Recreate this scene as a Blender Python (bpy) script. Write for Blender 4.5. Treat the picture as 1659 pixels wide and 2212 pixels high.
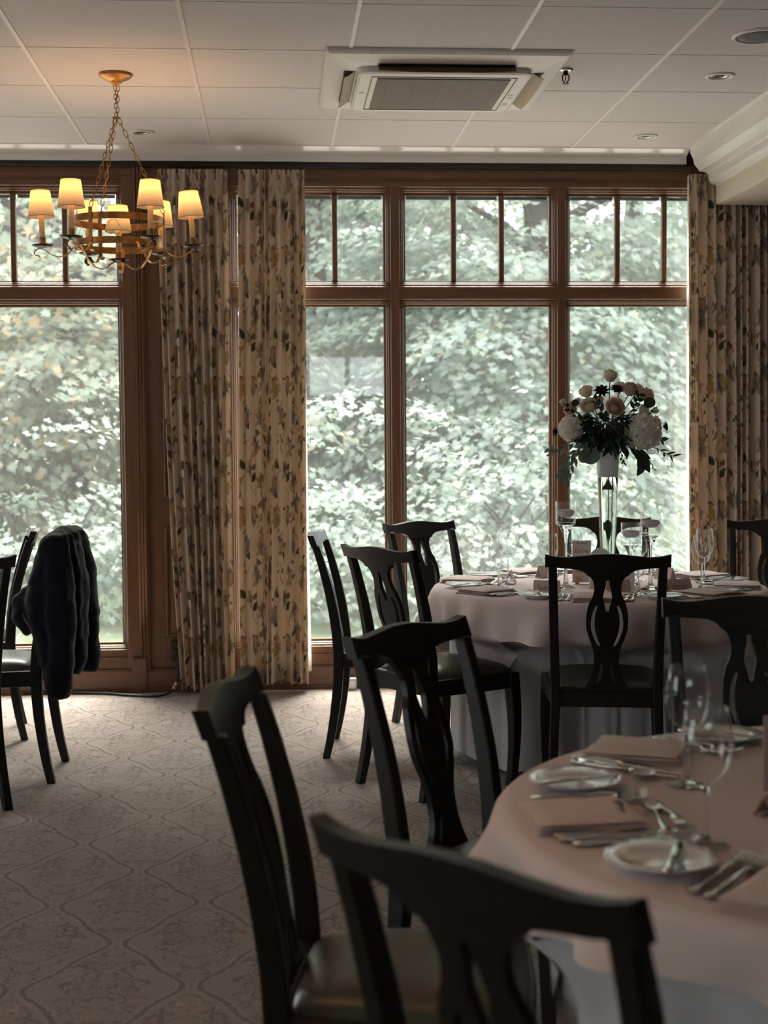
import bpy, bmesh, math, random
import numpy as np
from mathutils import Vector, Matrix

for o in list(bpy.data.objects):
    bpy.data.objects.remove(o)
C = bpy.context.scene.collection
S = bpy.context.scene
PI = math.pi
R = math.radians

# ------------------------------------------------------------ camera
def cam_axes(yaw, pitch, roll):
    f = Vector((math.sin(yaw)*math.cos(pitch), math.cos(yaw)*math.cos(pitch), -math.sin(pitch)))
    r = Vector((math.cos(yaw), -math.sin(yaw), 0)); d = f.cross(r)
    c, s = math.cos(roll), math.sin(roll)
    return r*c + d*s, -r*s + d*c, f
r_, d_, f_ = cam_axes(0.0735783, 0.0533237, 0.0071702)
cd = bpy.data.cameras.new('camera'); cam = bpy.data.objects.new('camera', cd); C.objects.link(cam)
M = Matrix((r_, -d_, -f_)).transposed().to_4x4(); M.translation = Vector((0, 0, 1.325)); cam.matrix_world = M
cd.sensor_fit = 'VERTICAL'; cd.sensor_height = 36; cd.sensor_width = 27; cd.lens = 3168.92/2212*36
cd.clip_start = 0.05; cd.clip_end = 400
cd.dof.use_dof = True; cd.dof.focus_distance = 5.1; cd.dof.aperture_fstop = 4.4; cd.dof.aperture_blades = 9
S.camera = cam

# ------------------------------------------------------------ world (hazy overcast daylight), exposure
w = bpy.data.worlds.new('hazy_sky'); S.world = w; w.use_nodes = True
nt = w.node_tree; bg = nt.nodes['Background']
bg.inputs[0].default_value = (0.90, 0.945, 0.95, 1); bg.inputs[1].default_value = 2.4
sun = bpy.data.lights.new('sun', 'SUN'); sun.energy = 14; sun.angle = R(42); sun.color = (1, .95, .86)
so = bpy.data.objects.new('sun', sun); C.objects.link(so); so.rotation_euler = (R(-33), 0, R(-2))
S.view_settings.view_transform = 'Standard'; S.view_settings.look = 'None'
S.view_settings.exposure = 0.92; S.view_settings.gamma = 1; S.view_settings.use_curve_mapping = False
cy = S.cycles
cy.use_denoising = True; cy.max_bounces = 12; cy.diffuse_bounces = 6; cy.glossy_bounces = 4
cy.transmission_bounces = 10; cy.transparent_max_bounces = 24; cy.sample_clamp_indirect = 6.0
cy.caustics_reflective = False; cy.caustics_refractive = True; cy.blur_glossy = 1.0

# ------------------------------------------------------------ materials
def nmat(name):
    m = bpy.data.materials.new(name); m.use_nodes = True
    return m, m.node_tree, m.node_tree.nodes, m.node_tree.links, m.node_tree.nodes['Principled BSDF']
def mat(name, col, rough=.5, metal=0, var=.12, scale=8, bump=0, stretch=(1, 1, 1), spec=.5, sheen=0, coat=0):
    m, t, n, l, b = nmat(name)
    tc = n.new('ShaderNodeTexCoord'); mp = n.new('ShaderNodeMapping'); mp.inputs['Scale'].default_value = stretch
    nz = n.new('ShaderNodeTexNoise'); nz.inputs['Scale'].default_value = scale; nz.inputs['Detail'].default_value = 5
    l.new(tc.outputs['Object'], mp.inputs[0]); l.new(mp.outputs[0], nz.inputs[0])
    rp = n.new('ShaderNodeValToRGB')
    rp.color_ramp.elements[0].position = .3; rp.color_ramp.elements[1].position = .72
    rp.color_ramp.elements[0].color = [c*(1-var) for c in col] + [1]; rp.color_ramp.elements[1].color = [min(1, c*(1+var)) for c in col] + [1]
    l.new(nz.outputs['Fac'], rp.inputs[0]); l.new(rp.outputs[0], b.inputs['Base Color'])
    b.inputs['Roughness'].default_value = rough; b.inputs['Metallic'].default_value = metal
    b.inputs['Specular IOR Level'].default_value = spec; b.inputs['Sheen Weight'].default_value = sheen
    b.inputs['Coat Weight'].default_value = coat
    if bump:
        bp = n.new('ShaderNodeBump'); bp.inputs['Strength'].default_value = bump; bp.inputs['Distance'].default_value = .002
        l.new(nz.outputs['Fac'], bp.inputs['Height']); l.new(bp.outputs[0], b.inputs['Normal'])
    return m
def translucent(name, col, tcol, f, rough=.8, base=None, gloss=0.0):
    m, t, n, l, b = nmat(name)
    b.inputs['Base Color'].default_value = (*col, 1); b.inputs['Roughness'].default_value = rough
    b.inputs['Specular IOR Level'].default_value = gloss
    tr = n.new('ShaderNodeBsdfTranslucent'); tr.inputs[0].default_value = (*tcol, 1)
    mx = n.new('ShaderNodeMixShader'); mx.inputs[0].default_value = f
    l.new(b.outputs[0], mx.inputs[1]); l.new(tr.outputs[0], mx.inputs[2]); l.new(mx.outputs[0], n['Material Output'].inputs[0])
    return m
def thin_glass(name, tint=(1, 1, 1), veil=0.0, refl=1.0, ior=1.5):
    m, t, n, l, b = nmat(name); n.remove(b)
    tp = n.new('ShaderNodeBsdfTransparent'); tp.inputs[0].default_value = (*tint, 1)
    gl = n.new('ShaderNodeBsdfGlossy'); gl.inputs['Roughness'].default_value = .01; gl.inputs[0].default_value = (refl, refl, refl, 1)
    fr = n.new('ShaderNodeFresnel'); ge = n.new('ShaderNodeNewGeometry'); mr = n.new('ShaderNodeMapRange'); mr.inputs[3].default_value = ior; mr.inputs[4].default_value = 1/ior
    l.new(ge.outputs['Backfacing'], mr.inputs[0]); l.new(mr.outputs[0], fr.inputs[0])
    mx = n.new('ShaderNodeMixShader'); l.new(fr.outputs[0], mx.inputs[0]); l.new(tp.outputs[0], mx.inputs[1]); l.new(gl.outputs[0], mx.inputs[2])
    out = mx
    if veil:  # translucent share that whitens the view like haze
        tr = n.new('ShaderNodeBsdfTranslucent'); tr.inputs[0].default_value = (.95, .97, .97, 1)
        m2 = n.new('ShaderNodeMixShader'); m2.inputs[0].default_value = veil
        l.new(mx.outputs[0], m2.inputs[1]); l.new(tr.outputs[0], m2.inputs[2]); out = m2
    l.new(out.outputs[0], n['Material Output'].inputs[0])
    return m
def solid_glass(name, col=(1, 1, 1), ior=1.5):
    m, t, n, l, b = nmat(name); n.remove(b)
    g = n.new('ShaderNodeBsdfGlass'); g.inputs[0].default_value = (*col, 1); g.inputs['Roughness'].default_value = 0; g.inputs['IOR'].default_value = ior
    l.new(g.outputs[0], n['Material Output'].inputs[0]); return m
def emitter(name, col, s):
    m, t, n, l, b = nmat(name)
    b.inputs['Base Color'].default_value = (*col, 1); b.inputs['Emission Color'].default_value = (*col, 1); b.inputs['Emission Strength'].default_value = s
    return m
def uvimg(name, img, rough=.9, trans=0, tcol=(1, 1, 1), noise=0, nscale=300, bump=0, spec=.1, wob=0):
    m, t, n, l, b = nmat(name)
    tx = n.new('ShaderNodeTexImage'); tx.image = img; tx.extension = 'REPEAT'
    uv = n.new('ShaderNodeUVMap'); l.new(uv.outputs[0], tx.inputs[0])
    col = tx.outputs[0]
    if wob:
        tw = n.new('ShaderNodeTexCoord'); nw = n.new('ShaderNodeTexNoise'); nw.inputs['Scale'].default_value = 60; nw.inputs['Detail'].default_value = 3; l.new(tw.outputs['Object'], nw.inputs[0])
        sb = n.new('ShaderNodeVectorMath'); sb.operation = 'MULTIPLY_ADD'; sb.inputs[1].default_value = (wob, wob*.7, 0); l.new(nw.outputs['Color'], sb.inputs[0]); l.new(uv.outputs[0], sb.inputs[2]); l.new(sb.outputs[0], tx.inputs[0])
    if noise:
        tc = n.new('ShaderNodeTexCoord'); nz = n.new('ShaderNodeTexNoise'); nz.inputs['Scale'].default_value = nscale; nz.inputs['Detail'].default_value = 3
        l.new(tc.outputs['Object'], nz.inputs[0])
        mr = n.new('ShaderNodeMapRange'); mr.inputs[1].default_value = .3; mr.inputs[2].default_value = .7; mr.inputs[3].default_value = 1-noise; mr.inputs[4].default_value = 1+noise
        l.new(nz.outputs['Fac'], mr.inputs[0])
        mm = n.new('ShaderNodeVectorMath'); mm.operation = 'SCALE'; l.new(col, mm.inputs[0]); l.new(mr.outputs[0], mm.inputs['Scale']); col = mm.outputs[0]
        if bump:
            bp = n.new('ShaderNodeBump'); bp.inputs['Strength'].default_value = bump; bp.inputs['Distance'].default_value = .004
            l.new(nz.outputs['Fac'], bp.inputs['Height']); l.new(bp.outputs[0], b.inputs['Normal'])
    l.new(col, b.inputs['Base Color']); b.inputs['Roughness'].default_value = rough; b.inputs['Specular IOR Level'].default_value = spec
    if trans:
        tr = n.new('ShaderNodeBsdfTranslucent')
        mm2 = n.new('ShaderNodeVectorMath'); mm2.operation = 'MULTIPLY'; mm2.inputs[1].default_value = tcol
        l.new(col, mm2.inputs[0]); l.new(mm2.outputs[0], tr.inputs[0])
        mx = n.new('ShaderNodeMixShader'); mx.inputs[0].default_value = trans
        l.new(b.outputs[0], mx.inputs[1]); l.new(tr.outputs[0], mx.inputs[2]); l.new(mx.outputs[0], n['Material Output'].inputs[0])
    return m
def leafmat(name, cols, f=.45, rough=.6):
    m, t, n, l, b = nmat(name)
    ge = n.new('ShaderNodeNewGeometry'); rp = n.new('ShaderNodeValToRGB'); rp.color_ramp.interpolation = 'LINEAR'
    e = rp.color_ramp.elements
    while len(e) < len(cols): e.new(.5)
    for i, (p, c) in enumerate(cols): e[i].position = p; e[i].color = (*c, 1)
    l.new(ge.outputs['Random Per Island'], rp.inputs[0]); l.new(rp.outputs[0], b.inputs['Base Color']); b.inputs['Roughness'].default_value = rough
    b.inputs['Specular IOR Level'].default_value = .25
    tr = n.new('ShaderNodeBsdfTranslucent'); l.new(rp.outputs[0], tr.inputs[0])
    mx = n.new('ShaderNodeMixShader'); mx.inputs[0].default_value = f
    l.new(b.outputs[0], mx.inputs[1]); l.new(tr.outputs[0], mx.inputs[2]); l.new(mx.outputs[0], n['Material Output'].inputs[0])
    return m

# ------------------------------------------------------------ mesh helpers
class MB:
    def __init__(s): s.v = []; s.f = []; s.uv = None
    def add(s, v, f):
        o = len(s.v); s.v += [tuple(p) for p in v]; s.f += [tuple(i+o for i in q) for q in f]; return s
    def box(s, x0, x1, y0, y1, z0, z1):
        return s.add([(x0, y0, z0), (x1, y0, z0), (x1, y1, z0), (x0, y1, z0), (x0, y0, z1), (x1, y0, z1), (x1, y1, z1), (x0, y1, z1)],
                     [(0, 3, 2, 1), (4, 5, 6, 7), (0, 1, 5, 4), (1, 2, 6, 5), (2, 3, 7, 6), (3, 0, 4, 7)])
    def grid(s, P, cu=False, cv=False, flip=False):
        nu, nv = len(P), len(P[0]); v = [p for row in P for p in row]; f = []
        for i in range(nu if cu else nu-1):
            for j in range(nv if cv else nv-1):
                a, b, c, d = i*nv+j, ((i+1) % nu)*nv+j, ((i+1) % nu)*nv+(j+1) % nv, i*nv+(j+1) % nv
                f.append((a, d, c, b) if flip else (a, b, c, d))
        return s.add(v, f)
    def lathe(s, prof, n=24, c=(0, 0, 0), a0=0):
        P = [[(c[0]+r*math.cos(a0+2*PI*k/n), c[1]+r*math.sin(a0+2*PI*k/n), c[2]+z) for k in range(n)] for r, z in prof]
        return s.grid(P, cv=True, flip=True)
    def tube(s, path, rad, n=8, closed=False, cap=True, flat=1.0, up=None):
        path = [Vector(p) for p in path]; m = len(path); P = []; prev = None
        for i, p in enumerate(path):
            a = path[(i-1) % m] if closed or i else path[0]; b = path[(i+1) % m] if closed or i < m-1 else path[-1]
            t = (b-a).normalized() if (b-a).length > 1e-9 else Vector((0, 0, 1))
            if up is not None: u = Vector(up)
            elif prev is not None: u = prev
            else: u = Vector((0, 0, 1)) if abs(t.z) < .9 else Vector((1, 0, 0))
            x = (u - t*u.dot(t)).normalized(); prev = x; y = t.cross(x)
            r = rad[i] if isinstance(rad, (list, tuple)) else rad
            P.append([p + x*(r*flat*math.cos(2*PI*k/n)) + y*(r*math.sin(2*PI*k/n)) for k in range(n)])
        s.grid(P, cu=closed, cv=True)
        if cap and not closed:
            o = len(s.v); nv = n
            s.f.append(tuple(o-m*n+k for k in range(n))[::-1]); s.f.append(tuple(o-n+k for k in range(n)))
        return s
    def strap(s, path, wdir, wid, th):      # flat bar bent along a path; wdir = width direction(s)
        path = [Vector(p) for p in path]; m = len(path); P = []
        for i, p in enumerate(path):
            a = path[max(0, i-1)]; b = path[min(m-1, i+1)]; t = (b-a).normalized()
            wv = Vector(wdir[i] if isinstance(wdir, list) else wdir); wv = (wv - t*wv.dot(t)).normalized(); nv = t.cross(wv)
            ww = wid[i] if isinstance(wid, list) else wid
            P.append([p+wv*ww/2+nv*th/2, p-wv*ww/2+nv*th/2, p-wv*ww/2-nv*th/2, p+wv*ww/2-nv*th/2])
        s.grid(P, cv=True); o = len(s.v)
        s.f.append((o-4*m+3, o-4*m+2, o-4*m+1, o-4*m)); s.f.append((o-4, o-3, o-2, o-1)); return s
    def plate(s, outline, z0, z1):          # convex-ish outline extruded
        n = len(outline); v = [(x, y, z0) for x, y in outline]+[(x, y, z1) for x, y in outline]
        f = [tuple(range(n))[::-1], tuple(range(n, 2*n))]+[(k, (k+1) % n, n+(k+1) % n, n+k) for k in range(n)]
        return s.add(v, f)
    def xf(s, mtx, start=0):
        for i in range(start, len(s.v)): s.v[i] = tuple(mtx @ Vector(s.v[i]))
        return s
    def merge(s, o, mtx=None):
        return s.add([tuple(mtx @ Vector(p)) for p in o.v] if mtx else o.v, o.f)
    def mesh(s, name, smooth=True):
        me = bpy.data.meshes.new(name); me.from_pydata(s.v, [], s.f); me.validate(); 
        if smooth: me.polygons.foreach_set('use_smooth', [True]*len(me.polygons))
        me.update(); return me
def link(name, me, m=None, parent=None, loc=None, rot=None):
    o = bpy.data.objects.new(name, me); C.objects.link(o)
    if m and me is not None and not len(me.materials): me.materials.append(m)
    if parent: o.parent = parent
    if loc: o.location = loc
    if rot: o.rotation_euler = rot
    return o
def obj(name, mb, m, parent=None, smooth=False, bevel=0, seg=2, loc=None, rot=None, sub=0, auto=0):
    me = mb if isinstance(mb, bpy.types.Mesh) else mb.mesh(name, smooth or auto > 0)
    if auto: me.set_sharp_from_angle(angle=R(auto))
    o = link(name, me, m, parent, loc, rot)
    if bevel:
        b = o.modifiers.new('bevel', 'BEVEL'); b.width = bevel; b.segments = seg; b.limit_method = 'ANGLE'; b.angle_limit = R(35)
    if sub:
        b = o.modifiers.new('sub', 'SUBSURF'); b.levels = sub; b.render_levels = sub
    return o
def tag(o, label, cat, group=None):
    o['label'] = label; o['category'] = cat
    if group: o['group'] = group
    return o
def thing(name, label, cat, loc=(0, 0, 0), rz=0, group=None):
    o = bpy.data.objects.new(name, None); C.objects.link(o); o.location = loc; o.rotation_euler = (0, 0, rz); o.empty_display_size = .1
    return tag(o, label, cat, group)
def struct(o):
    o['kind'] = 'structure'; return o
def stuff(o):
    o['kind'] = 'stuff'; return o
def copy_tree(o, parent=None):
    c = o.copy(); C.objects.link(c)
    if parent: c.parent = parent
    for ch in list(o.children): copy_tree(ch, c)
    return c
def interp(xs, ys, x):
    return float(np.interp(x, xs, ys))
rnd = random.Random(7)

# ------------------------------------------------------------ printed textiles (drawn into generated images)
class Print:
    def __init__(s, W, H, base):
        s.W, s.H = W, H; s.a = np.ones((H, W, 3), np.float32)*np.array(base, np.float32)
    def blend(s, x0, y0, mask, col, al=1):
        h, w_ = mask.shape; yy = (np.arange(y0, y0+h) % s.H)[:, None]; xx = (np.arange(x0, x0+w_) % s.W)[None, :]
        k = (mask*al)[..., None]; s.a[yy, xx] = s.a[yy, xx]*(1-k)+np.array(col, np.float32)*k
    def poly(s, pts, col, al=1):
        p = np.array(pts, float); x0, y0 = np.floor(p.min(0)).astype(int)-1; x1, y1 = np.ceil(p.max(0)).astype(int)+2
        X, Y = np.meshgrid(np.arange(x0, x1)+.5, np.arange(y0, y1)+.5); ins = np.zeros(X.shape, bool)
        q = np.roll(p, -1, 0)
        for (ax, ay), (bx, by) in zip(p, q):
            if ay == by: continue
            c = ((ay > Y) != (by > Y)) & (X < (bx-ax)*(Y-ay)/(by-ay)+ax); ins ^= c
        s.blend(x0, y0, ins.astype(np.float32), col, al)
    def line(s, pts, wd, col, al=1):
        p = np.array(pts, float); m = wd+2; x0, y0 = np.floor(p.min(0)-m).astype(int); x1, y1 = np.ceil(p.max(0)+m).astype(int)
        X, Y = np.meshgrid(np.arange(x0, x1)+.5, np.arange(y0, y1)+.5); D = np.full(X.shape, 1e9)
        for a, b in zip(p[:-1], p[1:]):
            d = b-a; L = max(1e-9, d@d); t = np.clip(((X-a[0])*d[0]+(Y-a[1])*d[1])/L, 0, 1)
            D = np.minimum(D, np.hypot(X-a[0]-t*d[0], Y-a[1]-t*d[1]))
        s.blend(x0, y0, np.clip(wd/2+.7-D, 0, 1).astype(np.float32), col, al)
    def leaf(s, x, y, ang, L, wd, col, out, bend=0, al=1, vein=True):
        c, sn = math.cos(ang), math.sin(ang); t = np.linspace(0, 1, 9)
        hw = wd*np.sin(PI*t**.8)*(1-.25*t); off = bend*np.sin(PI*t)
        up = [(L*a, o+h) for a, h, o in zip(t, hw, off)]; dn = [(L*a, o-h) for a, h, o in zip(t, hw, off)][::-1]
        q = [(x+c*a-sn*b, y+sn*a+c*b) for a, b in up+dn]
        s.poly(q, col, al); s.line(q+[q[0]], 1.3, out, al*.8)
        if vein: s.line([(x+c*L*a-sn*o, y+sn*L*a+c*o) for a, o in zip(t[:-1], off)], 1.1, out, al*.6)
    def image(s, name):
        im = bpy.data.images.new(name, s.W, s.H); px = np.ones((s.H, s.W, 4), np.float32); px[..., :3] = np.clip(s.a, 0, 1)
        im.pixels.foreach_set(px.ravel()); im.update(); im.pack(); return im
def curtain_print():
    rg = random.Random(3); p = Print(1024, 944, (.83, .765, .70))
    dg, ol, bl, br, tan, ink = (.30, .31, .24), (.50, .47, .32), (.46, .46, .50), (.50, .39, .31), (.71, .60, .47), (.28, .23, .18)
    def vine(x0, amp, ph, k):
        pts = [(x0+amp*math.sin(2*PI*t*k/60+ph)+16*math.sin(2*PI*t*3*k/60), 944*t/60) for t in range(61)]
        p.line(pts, 4.2, (.40, .33, .22)); return pts
    V = [vine(120, 95, 0, 1), vine(390, 105, 2.1, 1), vine(650, 95, 4.0, 1), vine(900, 90, 1.2, 1)]
    def rosette(x, y, r, n, c1, c2):
        for k in range(n):
            p.leaf(x, y, 2*PI*k/n+.2, r, r*.32, c1, ink, 0)
        for k in range(n): p.leaf(x, y, 2*PI*(k+.5)/n, r*.62, r*.17, c2, ink, 0, 1, False)
        p.poly([(x+r*.18*math.cos(a), y+r*.18*math.sin(a)) for a in np.linspace(0, 2*PI, 14)[:-1]], br)
    def lily(x, y, ang, L):
        for d, c in ((-.55, tan), (.55, tan), (-.27, bl), (.27, bl), (0, (.70, .60, .46))):
            p.leaf(x, y, ang+d, L*(1-.25*abs(d)), L*.17, c, ink, 0)
        for d in (-.6, 0, .6):
            p.leaf(x+math.cos(ang+d)*L*.62, y+math.sin(ang+d)*L*.62, ang+d*1.3, L*.34, L*.09, bl, ink, 0, 1, False)
    for vi, pts in enumerate(V):
        for i in range(1, 60, 6):
            x, y = pts[i]; sd = 1 if (i//3+vi) % 2 else -1; a = math.atan2(pts[i][1]-pts[i-1][1], pts[i][0]-pts[i-1][0])
            an = a+sd*rg.uniform(.7, 1.25); L = rg.uniform(60, 118)
            st = [(x+math.cos(an)*t*16, y+math.sin(an)*t*16+2*t*t) for t in (0, .5, 1)]; p.line(st, 2, (.38, .31, .20))
            p.leaf(st[-1][0], st[-1][1], an+rg.uniform(-.3, .3), L, L*rg.uniform(.2, .32), rg.choice([dg, ol, ol, (.66, .60, .46), (.70, .62, .50), bl, br]), ink, sd*rg.uniform(0, 8))
            if i % 2 == 0:
                cur = [(x+math.cos(an+math.pi*.9)*t*3.4*math.cos(t*.16)*1.6, y+math.sin(an+PI*.9)*t*3.4+8*math.sin(t*.35)) for t in range(15)]
                p.line(cur, 1.7, (.42, .33, .24), .8)
                p.leaf(cur[-1][0], cur[-1][1], an+PI*.8, 24, 8, rg.choice([ol, br, dg]), ink, 3)
    for x, y, r, n in ((250, 120, 92, 7), (780, 330, 98, 8), (250, 600, 84, 7), (540, 800, 90, 8), (1000, 690, 80, 6), (520, 330, 66, 6)):
        rosette(x, y, r, n, (.70, .60, .47), rg.choice([bl, tan, (.60, .47, .38)]))
    for x, y, a, L in ((60, 420, -1.2, 170), (370, 360, 1.7, 160), (720, 640, -1.7, 180), (900, 60, 1.3, 160), (560, 40, -1.4, 150), (120, 780, 1.2, 165)):
        lily(x, y, a, L)
    for k in range(20):
        x, y = rg.uniform(0, 1024), rg.uniform(0, 944); a = rg.uniform(0, 7)
        p.leaf(x, y, a, rg.uniform(24, 46), rg.uniform(8, 15), rg.choice([dg, br, bl, ol]), ink, 2, .9, False)
        p.line([(x, y), (x-20*math.cos(a), y-20*math.sin(a)+5), (x-34*math.cos(a), y-34*math.sin(a)+16)], 1.4, (.42, .34, .26), .8)
    return p.image('curtain_print')
def carpet_print():
    W, H = 560, 846; p = Print(W, H, (.585, .535, .50)); rg = random.Random(5)    # 0.42 x 0.635 m repeat
    dk, lt, md = (.43, .375, .34), (.64, .59, .555), (.50, .445, .41)
    sx, sy = W/.42, H/.635
    def flourish(cx, cy):
        for k in range(64):
            rr = rg.uniform(.0, 1)**.6; dy = rg.uniform(-.235, .235)*sy; mx = .098*sx*math.cos(dy/sy/.30*PI*.5)
            dx = rr*mx; L = rg.uniform(22, 52); an = rg.uniform(-1.1, 1.1)+(0 if rg.random() < .7 else PI/2); cv = rg.choice((-.22, .22)); wd = rg.uniform(6, 15); c = (dk, md, md, dk, lt)[k % 5]; al = rg.uniform(.5, .9)
            for m_ in (-1, 1):
                pts = [(cx+m_*(dx+math.cos(an+cv*t)*L*t/6), cy+dy+math.sin(an+cv*t)*L*t/6) for t in range(7)]
                p.line(pts, wd, c, al)
        for sd in (-1, 1):
            for q in (-1, 1):
                pts = [(cx+sd*(.012+.05*math.sin(t*PI))*sx, cy+q*(.02+.11*t)*sy) for t in np.linspace(0, 1, 10)]
                p.line(pts, 9, dk, .75); p.line([(x+sd*8, y) for x, y in pts], 4, lt, .5)
        for r0 in (.018, .034):
            p.line([(cx+r0*sx*math.cos(a), cy+r0*1.2*sy*math.sin(a)) for a in np.linspace(0, 2*PI, 18)], 6, md, .7)
    for cx, cy in ((0, H/2), (W/2, 0)): flourish(cx, cy)
    for cx, cy in ((0, 0), (W/2, H/2)):
        for k in range(10):
            a = rg.uniform(0, 7); x, y = cx+rg.uniform(-14, 14), cy+rg.uniform(-70, 70)
            p.line([(x, y), (x+math.cos(a)*18, y+math.sin(a)*26)], 6, md, .6)
    for k in range(2):
        sg = 1 if k % 2 == 0 else -1
        x = lambda y: ((k+.5)*.21)-sg*.073*math.cos(2*PI*y/.635)-sg*.012*math.cos(6*PI*y/.635)
        for q in np.linspace(0, .635, 41)[:-1]:
            a, b = (x(q)*sx, q*sy), (x(q+.635/40)*sx, (q+.635/40)*sy)
            for off, c, wd, al in ((0, dk, 17, .85), (17*sg, lt, 10, .6), (-17*sg, lt, 10, .6)):
                p.line([(a[0]+off, a[1]), (b[0]+off, b[1])], wd, c, al*.8)
    return p.image('carpet_print')

# ------------------------------------------------------------ material set
WOOD = mat('stained_wood', (.150, .066, .027), .36, var=.22, scale=3, stretch=(14, 14, 1.2), spec=.5)
WOODH = mat('stained_wood_rail', (.150, .066, .027), .36, var=.22, scale=3, stretch=(1.2, 14, 14), spec=.5)
DARKWOOD = mat('dark_panel_wood', (.035, .02, .013), .5, var=.2, scale=4, stretch=(10, 10, 1))
CHAIRW = mat('espresso_wood', (.0115, .0085, .0070), .42, var=.3, scale=10, stretch=(2, 2, 9), spec=.38)
LEATHER = mat('olive_grey_leather', (.085, .080, .062), .33, var=.08, scale=60, bump=.1)
TILE = mat('ceiling_tile', (.60, .57, .56), .9, var=.03, scale=240, bump=.15, spec=.2)
GRIDM = mat('grid_white', (.70, .66, .63), .45, var=.02)
SLAB = mat('dark_void', (.05, .045, .04), .9)
PAINT = mat('gloss_white_paint', (.74, .73, .70), .16, var=.01, scale=2, spec=.6)
CREAM = mat('cream_paint', (.66, .60, .49), .5, var=.02, scale=3)
SOFFIT = mat('soffit_paint', (.62, .56, .50), .7, var=.02, scale=3)
TRACK = mat('black_track', (.012, .013, .012), .45)
WALLP = mat('wall_paint', (.24, .215, .19), .8, var=.04)
PANE = thin_glass('window_glass', (.97, .985, .98), veil=.013)  # faint white veil mixed into the panes to imitate outdoor haze
CRYSTAL = thin_glass('thin_crystal', (.985, .99, .99), ior=1.4)
GLASS = solid_glass('clear_glass', (.97, .985, .98), 1.5)
WATER = solid_glass('water', (.95, .975, .96), 1.13)
WATERC = thin_glass('still_water', (.93, .94, .945), ior=1.2)
LINENP = mat('blush_linen', (.735, .625, .605), .85, var=.03, scale=500, bump=.25, sheen=.15, spec=.1)
LINENW = mat('white_linen', (.64, .605, .615), .85, var=.03, scale=500, bump=.2, sheen=.15, spec=.1)
NAPK = mat('napkin_linen', (.79, .665, .64), .85, var=.04, scale=400, bump=.3, spec=.1)
SILVER = mat('polished_steel', (.82, .80, .77), .10, metal=1, var=.02)
CHINA = mat('glazed_china', (.74, .75, .76), .12, var=.01, spec=.6, coat=.4)
CARD = mat('blush_card', (.66, .53, .51), .7, var=.02)
CARDD = mat('rose_card', (.50, .34, .30), .7, var=.02)
WHITEC = mat('white_card', (.80, .80, .82), .6, var=.01)
INK = mat('script_ink', (.12, .09, .10), .6)
INKR = mat('rose_ink', (.55, .16, .16), .6)
GOLD = mat('gilt_metal', (.62, .42, .16), .35, metal=.9, var=.2, scale=20)
BRONZE = mat('antique_bronze', (.36, .19, .06), .42, metal=.8, var=.6, scale=26, bump=.2)
IRON = mat('dark_iron', (.05, .028, .018), .4, metal=.7, var=.3, scale=25)
SLEEVE = translucent('candle_sleeve', (.86, .74, .50), (.86, .66, .36), .35)
SHADE = translucent('lamp_shade_linen', (.42, .35, .26), (.34, .285, .205), .55, .9)
BULB = emitter('bulb_glow', (1, .72, .42), 7)
NAVY = mat('navy_fleece', (.007, .010, .018), .95, var=.4, scale=120, bump=.4, sheen=.25, spec=.1)
ZIP = mat('zip_metal', (.12, .10, .10), .35, metal=.8)
ACW = mat('ac_plastic', (.68, .655, .60), .45, var=.02)
ACV = mat('ac_louver', (.30, .21, .12), .5, var=.05)
MESHG = mat('ac_filter_mesh', (.16, .135, .115), .8, var=.15, scale=300)
BLACKP = mat('black_plastic', (.012, .013, .014), .45)
CHROME = mat('dull_chrome', (.5, .5, .5), .3, metal=1)
GRAYP = mat('grey_plastic', (.45, .47, .48), .5)
SPEAKM = mat('speaker_grille', (.13, .13, .125), .8, var=.2, scale=200)
CURT = uvimg('floral_drapery', curtain_print(), .95, trans=.13, tcol=(1, .84, .58), noise=.05, nscale=400, bump=.15)
LINING = translucent('curtain_lining', (.80, .79, .78), (.8, .78, .74), .35, .9)
CARPET = uvimg('carpet_pile', carpet_print(), .97, noise=.55, nscale=260, bump=.9, spec=.05, wob=.045)
CARPET.node_tree.nodes['Principled BSDF'].inputs['Sheen Weight'].default_value = .3

# ------------------------------------------------------------ room shell
FY = 7.62; CZ = 2.7735; T = .6096; GX = -.9189; GY = 7.46
b = MB()
XS = np.linspace(-5.5, 3.4, 2); YS = np.linspace(-4, 7.62, 2)
b.grid([[(x, y, 0) for y in YS] for x in XS], flip=True)
fl = obj('floor', b, CARPET); struct(fl)
uvl = fl.data.uv_layers.new(name='UVMap')
for lp in fl.data.loops:
    p = fl.data.vertices[lp.vertex_index].co; uvl.data[lp.index].uv = ((p.x+.627)/.42, (p.y-4.14)/.635)
# floor thickness below
ceil_ = struct(obj('ceiling', MB().box(-5.5, 3.4, -4, 7.80, CZ+.03, CZ+.12), SLAB))
tile_me = MB(); g = .004
tile_me.add([(g, g, 0), (T-g, g, 0), (T-g, T-g, 0), (g, T-g, 0), (g, g, .02), (T-g, g, .02), (T-g, T-g, .02), (g, T-g, .02)],
            [(0, 3, 2, 1), (4, 5, 6, 7), (0, 1, 5, 4), (1, 2, 6, 5), (2, 3, 7, 6), (3, 0, 4, 7)])
tile_me = tile_me.mesh('ceiling_tile', False); tile_me.materials.append(TILE)
for i in range(-7, 5):
    for j in range(0, 16):
        o = link('ceiling_tile', tile_me, None, ceil_, (GX+i*T, GY-(j+1)*T, CZ))
bar_y = MB().box(-.0075, .0075, -4, GY+.004, -.0045, .004); bar_y = bar_y.mesh('grid_bar', False); bar_y.materials.append(GRIDM)
for i in range(-7, 5): link('grid_bar', bar_y, None, ceil_, (GX+i*T, 0, CZ+.001))
bar_x = MB().box(-5.5, 2.13, -.0035, .0035, -.0005, .004).mesh('cross_bar', False); bar_x.materials.append(GRIDM)
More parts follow.
